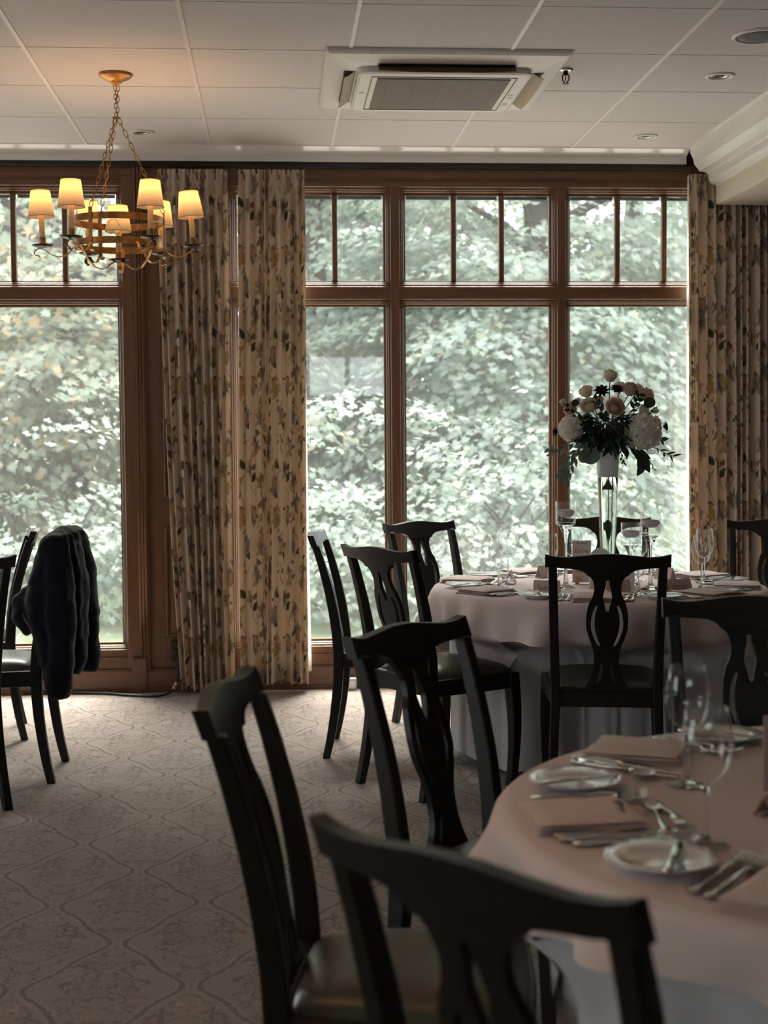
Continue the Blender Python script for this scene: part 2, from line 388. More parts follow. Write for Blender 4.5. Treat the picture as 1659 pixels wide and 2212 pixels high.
for j in range(1, 17): link('cross_bar', bar_x, None, ceil_, (0, GY-j*T, CZ+.002))
obj('ceiling_margin', MB().box(-5.5, GX-7*T, -4, 7.46, CZ+.001, CZ+.03), TILE, ceil_)

def sweep_x(prof, x0, x1):
    n = len(prof); v = [(x0, y, z) for y, z in prof]+[(x1, y, z) for y, z in prof]
    m = MB(); m.add(v, [(k, k+1, n+k+1, n+k) for k in range(n-1)]); return m
# white crown between tiles and window wall, soffit above the curtain track
cr = struct(obj('trim_1', sweep_x([(7.455, CZ+.01), (7.46, CZ-.001), (7.464, CZ-.004), (7.53, 2.742), (7.531, 2.738), (7.527, 2.712), (7.53, 2.706), (7.534, 2.7055), (7.535, 2.715), (7.66, 2.715)], -5.5, 2.135), PAINT))
tr = struct(obj('trim_2', MB().box(-5.5, 2.135, 7.572, 7.60, 2.686, 2.712).box(-5.5, 2.135, 7.568, 7.604, 2.693, 2.696), TRACK, bevel=.002))

# bulkhead on the right: ogee crown, cream fascia, soffit
prof = [(2.1, CZ+.01), (2.105, CZ-.001), (2.13, CZ-.004), (2.134, 2.742), (2.148, 2.716), (2.152, 2.69), (2.168, 2.672), (2.180, 2.655)]
for k in range(7):
    a = k/6*PI/2; prof.append((2.182+.042*math.sin(a), 2.636+.018*math.cos(a)-.0))
prof += [(2.226, 2.628)]
for k in range(7):
    a = k/6*PI/2; prof.append((2.262-.034*math.cos(a), 2.622-.036*math.sin(a)))
prof += [(2.264, 2.585), (2.266, 2.575)]
n = len(prof); y0, y1 = -4, 7.45
m = MB(); m.add([(x, y0, z) for x, z in prof]+[(x, y1, z) for x, z in prof], [(k, n+k, n+k+1, k+1) for k in range(n-1)])
endp = [(x, y1, z) for x, z in prof]+[(2.5, y1, 2.575), (2.5, y1, CZ+.01)]
m.add(endp, [tuple(range(len(endp)))])
bk = struct(obj('trim_3', m, PAINT))
struct(obj('trim_4', MB().box(2.266, 3.4, -4, 7.45, 2.488, 2.577), CREAM, bevel=.003))
struct(obj('trim_5', MB().box(2.272, 3.4, -4, 7.44, 2.483, 2.4875), SOFFIT))

# walls
wl = struct(obj('wall_left', MB().box(-5.6, -5.5, -4, .6, 0, CZ+.1).box(-5.6, -5.5, 3.16, 7.8, 0, CZ+.1).box(-5.6, -5.5, .6, 3.16, 0, .25).box(-5.6, -5.5, .6, 3.16, 2.55, CZ+.1), WALLP))
w4 = bpy.data.objects.new('window_4', None); C.objects.link(w4); struct(w4)
m = MB()
for y in (.6, 1.83, 3.06): m.box(-5.6, -5.49, y, y+.1, .25, 2.55)
m.box(-5.6, -5.49, .6, 3.16, .25, .33).box(-5.6, -5.49, .6, 3.16, 1.98, 2.1).box(-5.6, -5.49, .6, 3.16, 2.47, 2.55)
obj('window_frame', m, WOOD, w4)
obj('glass_pane', MB().box(-5.556, -5.552, .65, 3.1, .3, 2.5), PANE, w4)
wr = struct(obj('wall_right', MB().box(3.4, 3.5, -4, 7.8, 0, CZ+.1), DARKWOOD))
# wall behind the viewpoint with its high window band
bw = MB().box(-5.5, 3.4, -4.1, -4, 0, 1.78).box(-5.5, 3.4, -4.1, -4, 2.40, CZ+.1).box(1.55, 3.4, -4.1, -4, 1.78, 2.40).box(-5.5, -1.9, -4.1, -4, 1.78, 2.40)
wf = struct(obj('wall_front', bw, WALLP))
w3 = bpy.data.objects.new('window_3', None); C.objects.link(w3); struct(w3)
m = MB()
for x in (-1.9, -.8, .4, .93, 1.5): m.box(x, x+.06, -4.08, -4.0, 1.78, 2.40)
m.box(-1.9, 1.55, -4.08, -4, 1.78, 1.84).box(-1.9, 1.55, -4.08, -4, 2.34, 2.40)
obj('window_frame', m, WOOD, w3)
obj('glass_pane', MB().box(-1.9, 1.55, -4.046, -4.042, 1.8, 2.38), PANE, w3)

# ------------------------------------------------------------ window wall
W2 = (-.292, 2.402); W1 = (-5.5, -.66)
Z0, ZT = .116, 2.64
wb = MB()
wb.box(-5.5, 3.4, 7.66, 7.80, ZT, CZ+.1).box(-5.5, 3.4, 7.66, 7.80, 0, Z0+.01)
wb.box(-.67, -.28, 7.66, 7.80, Z0, ZT).box(2.39, 3.4, 7.66, 7.80, Z0, ZT)
wallb = struct(obj('wall_back', wb, WOOD))
def ring(x0, x1, z0, z1, prof):      # mitred rectangular moulding; prof = (outward offset, y)
    P = []
    for off, y in prof:
        P.append([(x0-off, y, z0-off), (x1+off, y, z0-off), (x1+off, y, z1+off), (x0-off, y, z1+off)])
    m = MB().grid(P, cv=True); return m
def arc(o0, y0, o1, y1, n=4, s=1):  # quarter round between two points
    out = []
    for k in range(n+1):
        a = k/n*PI/2
        out.append((o0+(o1-o0)*(math.sin(a) if s > 0 else 1-math.cos(a)), y0+(y1-y0)*(1-math.cos(a) if s > 0 else math.sin(a))))
    return out
SASH = [(0, 7.715), (0, 7.692), (.002, 7.690), (.011, 7.688), (.0112, 7.668)]+arc(.0112, 7.668, .0165, 7.660, 3, -1)+[(.0175, 7.664), (.0185, 7.664)]+arc(.0185, 7.664, .024, 7.652, 3, -1)+[(.0245, 7.6500), (.031, 7.6495), (.0335, 7.640), (.036, 7.6385)]
BO = .034
def window(win, xs, up, lo):
    """xs: list of (x0, x1) glass columns; up / lo: glass z ranges of the two rows"""
    for ci, (x0, x1) in enumerate(xs):
        for (z0, z1), nm in ((up, 'upper'), (lo, 'lower')):
            obj('glazing_bead', ring(x0, x1, z0, z1, SASH), WOOD if nm == 'lower' else WOOD, win, smooth=False)
        obj('glass_pane', MB().box(x0-.01, x1+.01, 7.702, 7.706, lo[0]-.01, lo[1]+.01), PANE, win)
        wd = (x1-x0)/3
        for k in range(3):
            a, c = x0+wd*k, x0+wd*(k+1)
            obj('glass_pane', MB().box(a+(.0 if k else -.01), c+(.01 if k == 2 else 0), 7.702, 7.706, up[0]-.01, up[1]+.01), PANE, win)
            obj('spacer_bar', MB().box(a+(.02 if k else .006), c-(.02 if k < 2 else .006), 7.712, 7.722, up[1]-.018, up[1]-.001), TRACK, win)
            if k: obj('muntin', MB().box(a-.0145, a+.0145, 7.678, 7.712, up[0]-.004, up[1]+.004), WOOD, win, bevel=.006, seg=2)
    edges = [x for c in xs for x in c]
    for a, c in zip(edges[1:-1:2], edges[2:-1:2]):
        obj('mullion', MB().box(a+BO, c-BO, 7.632, 7.76, lo[0]-BO, up[1]+BO), WOOD, win, bevel=.003)
    obj('transom_rail', MB().box(xs[0][0]-BO, xs[-1][1]+BO, 7.635, 7.76, lo[1]+BO, up[0]-BO), WOODH, win, bevel=.003)
    obj('bottom_rail', MB().box(xs[0][0]-BO, xs[-1][1]+BO, 7.634, 7.76, lo[0]-.072, lo[0]-BO+.002), WOODH, win, bevel=.002)
    obj('window_sill', MB().box(xs[0][0]-.06, xs[-1][1]+.06, 7.618, 7.76, .116, lo[0]-.072), WOODH, win, bevel=.004)
    obj('head_rail', MB().box(xs[0][0]-.06, xs[-1][1]+.06, 7.63, 7.76, up[1]+BO, up[1]+.072), WOODH, win, bevel=.003)
    obj('head_casing', MB().box(xs[0][0]-.12, xs[-1][1]+.12, 7.606, 7.70, up[1]+.078, 2.71).box(xs[0][0]-.12, xs[-1][1]+.12, 7.616, 7.70, up[1]+.068, up[1]+.079), WOODH, win, bevel=.003)
UP, LO = (2.121, 2.564), (.249, 1.987)
win2 = bpy.data.objects.new('window_2', None); C.objects.link(win2); struct(win2)
window(win2, [(-.185, .572), (.688, 1.4465), (1.5585, 2.312)], UP, LO)
for x0, x1 in ((-.30, -.217), (2.344, 2.42)): obj('side_casing', MB().box(x0, x1, 7.61, 7.76, .116, 2.71), WOOD, win2, bevel=.004)
win1 = bpy.data.objects.new('window_1', None); C.objects.link(win1); struct(win1)
window(win1, [(-4.25, -3.465), (-3.35, -2.565), (-2.45, -1.70), (-1.585, -.803)], UP, LO)
m = MB().box(-.772, -.704, 7.612, 7.76, .116, 2.71)
obj('side_casing', m, WOOD, win1, bevel=.005)
obj('side_casing', MB().box(-4.36, -4.28, 7.61, 7.76, .116, 2.71), WOOD, win1, bevel=.005)
struct(obj('wall_pier', MB().box(-5.5, -4.34, 7.63, 7.80, 0, 2.72), WOOD)).name = 'wall_back_pier'
# pilaster with reeds and plinth block, panelled pier
pil = bpy.data.objects.new('trim_6', None); C.objects.link(pil); struct(pil)
m = MB()
for x in (-.700, -.684, -.668): m.tube([(x, 7.606, .18), (x, 7.606, 2.70)], .0075, 8)
obj('reed', m, WOOD, pil, smooth=True)
obj('pilaster_board', MB().box(-.708, -.655, 7.606, 7.70, .116, 2.71), WOOD, pil, bevel=.003)
obj('plinth_block', MB().box(-.748, -.672, 7.575, 7.68, 0, .178), WOOD, pil, bevel=.004)
pier = bpy.data.objects.new('trim_7', None); C.objects.link(pier); struct(pier)
obj('pier_board', MB().box(-.66, -.29, 7.632, 7.70, 0, 2.71), WOOD, pier)
PMOLD = [(-.020, 7.636), (-.018, 7.640), (-.010, 7.626)]+arc(-.010, 7.626, -.002, 7.618, 3, -1)+[(.004, 7.620), (.010, 7.628), (.012, 7.634)]
for z0, z1 in ((.285, .845), (1.01, 1.83), (1.99, 2.50)):
    obj('panel_moulding', ring(-.570, -.36, z0, z1, PMOLD), WOOD, pier)
    obj('raised_panel', MB().box(-.545, -.385, 7.622, 7.64, z0+.025, z1-.025), WOOD, pier, bevel=.008, seg=2)
# dark panelled wall right of the window
rp = bpy.data.objects.new('trim_8', None); C.objects.link(rp); struct(rp)
obj('dark_panel', MB().box(2.42, 3.4, 7.60, 7.70, 0, 2.50), DARKWOOD, rp)
for z0, z1 in ((.2, .9), (1.05, 2.3)): obj('panel_moulding', ring(2.66, 3.2, z0, z1, [(o, y-.035) for o, y in PMOLD]), DARKWOOD, rp)
bb = struct(obj('baseboard_back', MB().box(-5.5, 3.4, 7.592, 7.70, 0, .108).box(-5.5, 3.4, 7.586, 7.70, 0, .022).box(-5.5, 3.4, 7.600, 7.70, .108, .117), WOODH, bevel=.003))

# ------------------------------------------------------------ curtains
def curtain(name, label, xt, xb, zt, zb, n, seed, yc=7.53, lean=0, lin_side=0):
    rg = random.Random(seed)
    wts = [rg.uniform(.65, 1.35) for _ in range(n)]; s = sum(wts); cum = [0]
    for q in wts: cum.append(cum[-1]+q/s)
    dep = [rg.uniform(.75, 1.2) for _ in range(n+1)]; NU, NV = n*16+1, 40; P = []; arcl = None
    for j in range(NV):
        t = j/(NV-1); t2 = t**1.3; z = zt+(zb-zt)*t
        hd = max(0, 1-t/.07); hd = hd*hd*(3-2*hd)
        row = []
        xl = xt[0]+(xb[0]-xt[0])*(t**1.6); xr = xt[1]+(xb[1]-xt[1])*t
        for i in range(NU):
            k = min(n-1, i//16); fr = (i-16*k)/16
            u = cum[k]+(cum[k+1]-cum[k])*fr; ph = 2*PI*fr
            d = dep[k]*(1-fr)+dep[k+1]*fr
            A = (.037*d)*(1-hd)*(.85+.3*t)
            x = xl+(xr-xl)*u + (-.22*(cum[k+1]-cum[k])*(xr-xl)*math.sin(2*ph))*(1-hd) + .004*math.sin(7*t+k)*t
            y = yc - A*math.cos(ph) - hd*(.008*math.cos(2*ph)) + .01*math.sin(4*t+k*2.1)*t*.6
            row.append((x, y, z+(.004*math.sin(k*1.7) if j == NV-1 else 0)))
        P.append(row)
    r0 = np.array(P[NV//2]); seg = np.r_[0, np.cumsum(np.linalg.norm(np.diff(r0, axis=0), axis=1))]
    root = thing(name, label, 'curtain', ((xt[0]+xt[1])/2, yc, zb)); off = Vector(root.location)
    m = MB().grid([[Vector(p)-off for p in row] for row in P])
    o = obj('drapery', m, CURT, root, smooth=True); me = o.data; uv = me.uv_layers.new(name='UVMap')
    vi = np.empty(len(me.loops), np.int32); me.loops.foreach_get('vertex_index', vi)
    U = np.empty((len(vi), 2), np.float32); U[:, 0] = seg[vi % NU]/.72+seed*.37; zz = np.array([P[k//NU][k % NU][2] for k in range(NU*NV)]); U[:, 1] = zz[vi]/.664
    uv.data.foreach_set('uv', U.ravel())
    # pinch heading and lining
    lx0, lx1 = (xt[0], xt[1]) ; s_ = .008
    L = []
    for j in (0, 10, 20, 30, NV-1):
        t = j/(NV-1); z = zt+(zb+.05-zt)*t
        xl = xt[0]+(xb[0]-xt[0])*(t**1.6)+.012; xr = xt[1]+(xb[1]-xt[1])*t-.004
        if lin_side > 0: xr += .004+.026*t*t
        if lin_side < 0: xl -= .016*t
        L.append([Vector((xl+(xr-xl)*q/12, yc+.050+.006*math.cos(q*2.2), z))-off for q in range(13)])
    obj('lining', MB().grid(L), LINING, root, smooth=True)
    m = MB()
    for q in range(9):
        x = xt[0]+(xt[1]-xt[0])*(q+.5)/9; m.box(x-.004, x+.004, yc+.0, yc+.006, zt-.02, zt+.012)
    m.xf(Matrix.Translation(-off)); stuff(obj('carrier_hooks', m, TRACK, root))
    return root
curtain('curtain', 'floral linen curtain panel left of the wooden gap, beside the bare wood pier', (-.575, -.226), (-.492, -.226), 2.664, .018, 8, 1)
curtain('curtain', 'floral linen curtain panel right of the wooden gap, white lining showing at its window edge', (-.172, .162), (-.186, .150), 2.664, .045, 8, 2, lin_side=1)
curtain('curtain', 'floral linen curtain hanging under the cream bulkhead at the right end of the window', (2.145, 2.55), (2.165, 2.57), 2.655, .03, 9, 3, lin_side=-1)

# ------------------------------------------------------------ dining chair
HZ = [0, .08, .16, .26, .34, .42, .50, .60, .70, .80, .87, .92]
HY = [-.258, -.240, -.226, -.213, -.207, -.205, -.210, -.224, -.245, -.272, -.294, -.312]
def yb(z): return interp(HZ, HY, z)
def make_chair(name, label, group):
    root = thing(name, label, 'chair', group=group)
    # rear posts (leg and back upright in one piece)
    for s in (-1, 1):
        P = []
        for z in np.linspace(0, .872, 25):
            xo = interp([0, .2, .41, .87], [.207, .198, .1915, .2005], z); xi = interp([0, .2, .41, .87], [.176, .166, .1585, .171], z)
            t = interp([0, .2, .42, .6, .87], [.031, .037, .043, .040, .030], z); y = yb(z)
            P.append([(s*xo, y-t/2, z), (s*xo, y+t/2, z), (s*xi, y+t/2, z), (s*xi, y-t/2, z)])
        m = MB().grid(P, cv=True, flip=(s < 0)); n = len(m.v); q = [(0, 1, 2, 3), (n-1, n-2, n-3, n-4)]
        m.f += [f if s > 0 else f[::-1] for f in q]
        obj('rear_post', m, CHAIRW, root, bevel=.004, auto=35)
    for s in (-1, 1):
        P = []
        for z in np.linspace(0, .43, 12):
            w_ = interp([0, .15, .3, .43], [.031, .035, .042, .046], z); cx = .199+.007*math.sin(z/.43*PI)-.004*(z < .02); cyy = .160+.012*math.sin(z/.43*PI)
            P.append([(s*(cx-w_/2), cyy-w_/2, z), (s*(cx+w_/2), cyy-w_/2, z), (s*(cx+w_/2), cyy+w_/2, z), (s*(cx-w_/2), cyy+w_/2, z)])
        m = MB().grid(P, cv=True, flip=(s > 0)); n = len(m.v); q = [(3, 2, 1, 0), (n-4, n-3, n-2, n-1)]
        m.f += [f if s > 0 else f[::-1] for f in q]
        obj('front_leg', m, CHAIRW, root, bevel=.003, auto=35)
    # seat frame: four bowed rails
    m = MB()
    fr = [(-.186, -.213), (.186, -.213), (.222, .17), (.15, .186), (0, .192), (-.15, .186), (-.222, .17)]
    m.plate(fr, .372, .432)
    obj('seat_frame', m, CHAIRW, root, bevel=.004)
    # cushion
    P = []; NN = 18
    for i in range(NN+1):
        row = []
        for j in range(NN+1):
            u, v = 2*i/NN-1, 2*j/NN-1
            pu = math.copysign(1-(1-abs(u))**1.6, u); pv = math.copysign(1-(1-abs(v))**1.6, v)
            yy = -.196+(pv+1)/2*.378; hw = interp([-.2, .18], [.166, .207], yy)
            e = max(abs(pu), abs(pv)); cr_ = 1-.045*(abs(pu)*abs(pv))**3
            z = .430+.040*(max(0, 1-abs(pu)**5)*max(0, 1-abs(pv)**5))**.45+.008*(1-pu*pu)*(1-pv*pv)
            row.append((pu*hw*cr_, yy*cr_ if True else yy, z))
        P.append(row)
    obj('seat_cushion', MB().grid(P), LEATHER, root, smooth=True)
    # crest rail
    BOW = .020
    def top(x): return interp([0, .04, .09, .1435, .18, .2045, .211], [.9155, .9145, .9085, .9035, .9055, .9115, .9125], abs(x))
    def bot(x): return interp([0, .0665, .067, .072, .082, .100, .126, .17, .171, .211], [.838, .838, .8385, .845, .8535, .8605, .8640, .866, .868, .868], abs(x))
    P = []
    xs_ = sorted(set([-.211, .211, 0]+[s*q for s in (-1, 1) for q in (.02, .04, .055, .0665, .0672, .072, .078, .084, .092, .10, .113, .126, .1435, .16, .1705, .1715, .185, .198, .2045)]))
    for x in xs_:
        zt_, zb_ = top(x), bot(x); row = []
        for z, sy in [(zb_, 1), (zb_+(zt_-zb_)*.5, 1), (zt_, 1), (zt_, -1), (zb_+(zt_-zb_)*.5, -1), (zb_, -1)]:
            y = yb(z)-.004-BOW*(1-(x/.211)**2); row.append((x, y+sy*.0125, z))
        P.append(row)
    m = MB().grid(P, cv=True, flip=True); n = len(m.v); m.f += [(0, 1, 2, 3, 4, 5), (n-1, n-2, n-3, n-4, n-5, n-6)]
    obj('crest_rail', m, CHAIRW, root, bevel=.003, auto=35)
    # pierced splat
    def Z(y): return .914-(y-70)/2926
    E_ = [(285, .0665), (300, .060), (340, .050), (400, .045), (450, .0455), (500, .0495), (560, .0605), (640, .068), (740, .0715), (840, .0705), (940, .0605), (1020, .050), (1100, .044), (1180, .0425), (1260, .045), (1340, .0535), (1400, .064), (1440, .0715), (1500, .0745), (1530, .0745)]
    CS = [(334, 0), (338, .004), (345, .0058), (375, .006), (400, .0075), (450, .012), (505, .0156), (560, .012), (600, .0085), (640, .006), (655, .004), (661, 0)]
    S1 = [(596, .0355, .0355), (603, .0320, .0395), (650, .0370, .0470), (700, .0408, .0522), (780, .0427, .0556), (850, .0405, .0540), (920, .0345, .0465), (980, .0268, .0380), (1012, .0218, .0312), (1026, .0255, .0255)]
    S2 = [(1206, .0170, .0170), (1213, .0128, .0212), (1260, .0115, .0228), (1320, .0155, .0270), (1380, .0228, .0345), (1402, .0272, .0352), (1410, .0315, .0315)]
    ys = sorted(set([a for a, *_ in E_+CS+S1+S2]+list(range(285, 1531, 22))))
    def at(tab, y, k): return interp([q[0] for q in tab], [q[k] for q in tab], y)
    def rng(tab, y): return tab[0][0] <= y <= tab[-1][0]
    m = MB()
    def strip(fn_in, fn_out):
        for s in (-1, 1):
            rows = []
            for y in ys:
                z = Z(y); a, c = fn_in(y), fn_out(y); pts = []
                for x, sy in ((a, 1), (c, 1), (c, -1), (a, -1)):
                    pts.append((s*x, yb(z)-.004-BOW*(1-(x/.211)**2)*min(1, max(0, (z-.43)/.4))+sy*.0075, z))
                rows.append(pts)
            m.grid(rows, cv=True, flip=(s > 0))
    def slot(y, k):
        if rng(S1, y): return at(S1, y, k)
        if rng(S2, y): return at(S2, y, k)
        return interp([285, 596, 1026, 1206, 1410, 1530], [.03, .0355, .0255, .0170, .0315, .034], y)
    strip(lambda y: at(CS, y, 1) if rng(CS, y) else 0, lambda y: slot(y, 1)); strip(lambda y: slot(y, 2), lambda y: at(E_, y, 1))
    obj('splat', m, CHAIRW, root, auto=42)
    obj('shoe_rail', MB().box(-.165, .165, -.219, -.195, .428, .440), CHAIRW, root, bevel=.003)
    return root
CH1 = 'chairs around the window table'; CH2 = 'chairs around the front table'; CH3 = 'chairs by the left window'
chairs = [
 (1.171, 5.18, 80, 'dark wooden chair standing square with its back to the viewer at the window table', CH1),
 (.628, 5.488, 33.5, 'dark wooden chair left of the window table, olive seat jutting out to its right', CH1),
 (.477, 6.104, -8, 'dark wooden chair seen edge-on beside the floral curtain and window table', CH1),
 (.844, 6.569, -55, 'dark wooden chair facing us behind the window table, in front of the window mullion', CH1),
 (1.53, 6.73, -104, 'dark wooden chair facing us directly behind the tall flower vase', CH1),
 (2.21, 6.36, -108, 'dark wooden chair facing us in front of the right-hand floral curtain', CH1),
 (1.125, 3.232, -97, 'dark wooden chair facing us beyond the front table, cut by the frame', CH2),
 (.514, 2.92, -41, 'dark wooden chair between the two tables, facing the front table with its left side nearest', CH2),
 (.225, 2.35, -9, 'dark wooden chair seen side-on at the left of the front table, above the carpet', CH2),
 (.416, 1.618, 40.5, 'dark wooden chair nearest the viewer, its blurred back cut by the bottom of the frame', CH2),
 (-1.269, 5.322, 127, 'dark wooden chair cut off by the left edge, nearest of those by the left window', CH3),
 (-1.394, 6.595, 190, 'dark wooden chair by the left window, farther back behind the coat chair', CH3),
 (-1.125, 5.817, 180, 'dark wooden chair with the navy jacket hung over its back', CH3),
]
proto = None
for x, y, a, lab, g in chairs:
    if proto is None: proto = make_chair('dining_chair', lab, g); c = proto
    else: c = copy_tree(proto); tag(c, lab, 'chair', g)
    c.location = (x, y, 0); c.rotation_euler = (0, 0, R(a-90))

# ------------------------------------------------------------ tables and cloths
TZ = .72
def clearance(cx, cy, N):
    # how far the hanging cloth can stand out at each azimuth before it meets a chair tucked under the table
    lim = np.full(N, 9.0)
    for x, y, a, *_ in chairs:
        c, s = math.cos(R(a-90)), math.sin(R(a-90))
        for k in range(N):
            t = 2*PI*k/N
            for r in np.linspace(.22, .80, 59):
                dx, dy = cx+r*math.cos(t)-x, cy+r*math.sin(t)-y; u, v = c*dx+s*dy, -s*dx+c*dy
                if abs(u) < .245 and -.24 < v < .222: lim[k] = min(lim[k], r-.012); break
    w = max(2, N//50); mn = np.array([min(lim[(k+j) % N] for j in range(-w, w+1)) for k in range(N)]); mn = np.minimum(mn, .9)
    return np.array([np.mean([mn[(k+j) % N] for j in range(-w, w+1)]) for k in range(N)])
def table(cx, cy, rad, seed, corner, over, which):
    t = thing('round_table', 'round banquet table under the layered cloths, %s' % which, 'table', (cx, cy, 0))
    obj('tabletop', MB().lathe([(0, TZ-.036), (rad-.012, TZ-.036), (rad-.006, TZ-.03), (rad-.006, TZ-.014), (rad-.012, TZ-.008), (0, TZ-.008)], 64), WOOD, t, smooth=False)
    obj('pedestal', MB().lathe([(0, TZ-.04), (.2, TZ-.04), (.2, TZ-.06), (.05, TZ-.1), (.045, .3), (.06, .12), (.09, .06), (.3, .03), (.3, .0), (0, 0)], 24), CHAIRW, t, smooth=True)
    rg = random.Random(seed)
    # floor-length under cloth
    ph = [rg.uniform(0, 7) for _ in range(8)]; N = 300; rows = []; lim = clearance(cx, cy, N)
    prof = [(0, 0), (.5, 0), (.93, 0), (.985, 0), (1.0, .006), (1.004, .02)]+[(1.0, d) for d in np.linspace(.06, TZ-.035, 14)]
    for f, d in prof:
        row = []
        for k in range(N):
            a = 2*PI*k/N; e = min(1, d/.5)
            fold = .45*math.sin(9*a+ph[0])+.3*math.sin(15*a+ph[1])+.35*math.sin(22*a+ph[2])+.15*math.sin(37*a+ph[3])
            fold = fold*abs(fold)**.3
            r = f*(rad-.004)*(1-.055*e*e) + .052*e**.8*fold
            e2 = min(1, max(0, (d-.13)/.10)); e2 = e2*e2*(3-2*e2)
            if r > lim[k]: r = r+(lim[k]-.016*abs(fold)-r)*e2
            row.append((r*math.cos(a), r*math.sin(a), TZ-.004-d+(.014*math.sin(5*a+ph[4]) if d > TZ-.1 else 0)))
        rows.append(row)
    u = obj('under_cloth', MB().grid(rows, cv=True), LINENW, smooth=True, loc=(cx, cy, 0))
    tag(u, 'white floor-length cloth hanging in folds under the blush cloth, %s' % which, 'tablecloth', 'floor-length white tablecloths')
    # square blush overlay
    rows = []; a_ = rad+over; NR = 30
    for i in range(NR+1):
        row = []
        for k in range(N):
            a = 2*PI*k/N; q = a-R(corner)-PI/4; c = max(abs(math.cos(q)), abs(math.sin(q))); smax = min(a_/c, a_*1.30+.02*math.cos(4*q))+.012*math.sin(9*a+ph[3])
            fr = i/NR; s = fr*rad*.99/.6 if fr < .6 else rad*.99+(smax-rad*.99)*(fr-.6)/.4
            if s <= rad*.985: r, d = s, 0
            else:
                ex = s-rad*.985; bend = .03
                d = max(0, ex-bend*.5); d = d if ex > bend else ex*ex/(2*bend)
                fold = .4*math.sin(6*a+ph[5])+.5*math.sin(11*a+ph[6]+.6*math.sin(3*a))+.45*math.sin(17*a+ph[7]+.8*math.sin(4*a))+.25*math.sin(27*a+ph[0])
                e2 = min(1, max(0, (d-.15)/.08))
                r = rad*.985+min(ex, bend)*.75+.006+d*(.13+.34*fold*min(1, d/.09))
                if r > lim[k]+.012: r = r+(lim[k]+.010-r)*e2
            row.append((r*math.cos(a), r*math.sin(a), TZ+.0015-d+(.0016*math.sin(5*a+3*s*9)*math.sin(s*23+2*a)*(s < rad*.95))))
        rows.append(row)
    o = obj('overlay_cloth', MB().grid(rows, cv=True), LINENP, smooth=True, loc=(cx, cy, 0))
    tag(o, 'blush square overlay cloth draped over the white cloth, %s' % which, 'tablecloth', 'blush overlay cloths')
T1 = (1.27, 5.71, .64); T2 = (1.04, 2.235, .68)
table(*T1, 4, 15, .145, 'at the table by the window')
table(*T2, 9, -10, .085, 'at the table in front')

# ------------------------------------------------------------ tableware prototypes (built along +y = towards the table centre)
def cutlery_fork(L=.195, sc=1.0):
    m = MB(); h = .0045
    ys_ = [-.098, -.095, -.085, -.06, -.02, .02, .035, .044]; ws = [.004, .0085, .0095, .0075, .0042, .0032, .008, .0115]; zs = [.004, .004, .0042, .005, .006, .010, .009, .0065]
    m.strap([(0, y, z) for y, z in zip(ys_, zs)], (1, 0, 0), [2*x_ for x_ in ws], .0028)
    for k in (-1.5, -.5, .5, 1.5):
        m.strap([(k*.0058, .043, .0066), (k*.0060, .065, .005), (k*.0060, .085, .0065), (k*.0058, .096, .0105)], (1, 0, 0), [.0040, .0034, .0032, .0018], .0022)
    return m
def cutlery_knife():
    m = MB()
    m.strap([(0, -.112, .0045), (0, -.108, .005), (0, -.09, .0055), (0, -.03, .005), (0, -.012, .0045), (0, -.008, .004)], (1, 0, 0), [.006, .0145, .016, .0125, .0115, .009], .0052)
    m.strap([(.0, -.012, .0035), (.001, .0, .0035), (.0015, .05, .0035), (.001, .09, .0035), (-.002, .112, .0035)], (1, 0, 0), [.012, .019, .0185, .0165, .003], .0018)
    return m
def cutlery_spoon(round_=False):
    m = MB()
    ys_ = [-.098, -.095, -.085, -.06, -.02, .02, .036, .044]; ws = [.004, .0085, .0095, .0075, .0042, .0030, .0034, .005]; zs = [.004, .004, .0042, .005, .0065, .0105, .011, .010]
    m.strap([(0, y, z) for y, z in zip(ys_, zs)], (1, 0, 0), [2*x_ for x_ in ws], .0028)
    bw_, bl = (.021, .024) if round_ else (.019, .030); P = []
    for i in range(9):
        r = i/8; P.append([(bw_*r*math.cos(2*PI*k/20)*(1+.10*math.sin(2*PI*k/20)*-1*(not round_)), .040+bl+bl*r*math.sin(2*PI*k/20), .0025+.0075*r*r+.0*r) for k in range(20)])
    Q = [[(x, y, z+.0012) for x, y, z in row] for row in P]
    m.grid(P, cv=True, flip=True); m.grid(Q, cv=True); m.grid([P[-1], Q[-1]], cv=True)
    return m
FORK = cutlery_fork().mesh('fork'); KNIFE = cutlery_knife().mesh('knife'); SPOON = cutlery_spoon().mesh('spoon'); RSPOON = cutlery_spoon(True).mesh('soup_spoon')
def scaled(me, s):
    m2 = me.copy(); m2.transform(Matrix.Scale(s, 4)); return m2
DFORK, DSPOON, BKNIFE = scaled(FORK, .8), scaled(SPOON, .82), scaled(KNIFE, .74)
for me in (FORK, KNIFE, SPOON, RSPOON, DFORK, DSPOON, BKNIFE): me.materials.append(SILVER)
PLATE = MB().lathe([(0, .003), (.042, .003), (.044, .0), (.048, .0), (.049, .004), (.078, .0125), (.080, .0145), (.0785, .0155), (.052, .0085), (.047, .0065), (0, .006)], 48).mesh('bread_plate'); PLATE.materials.append(CHINA)
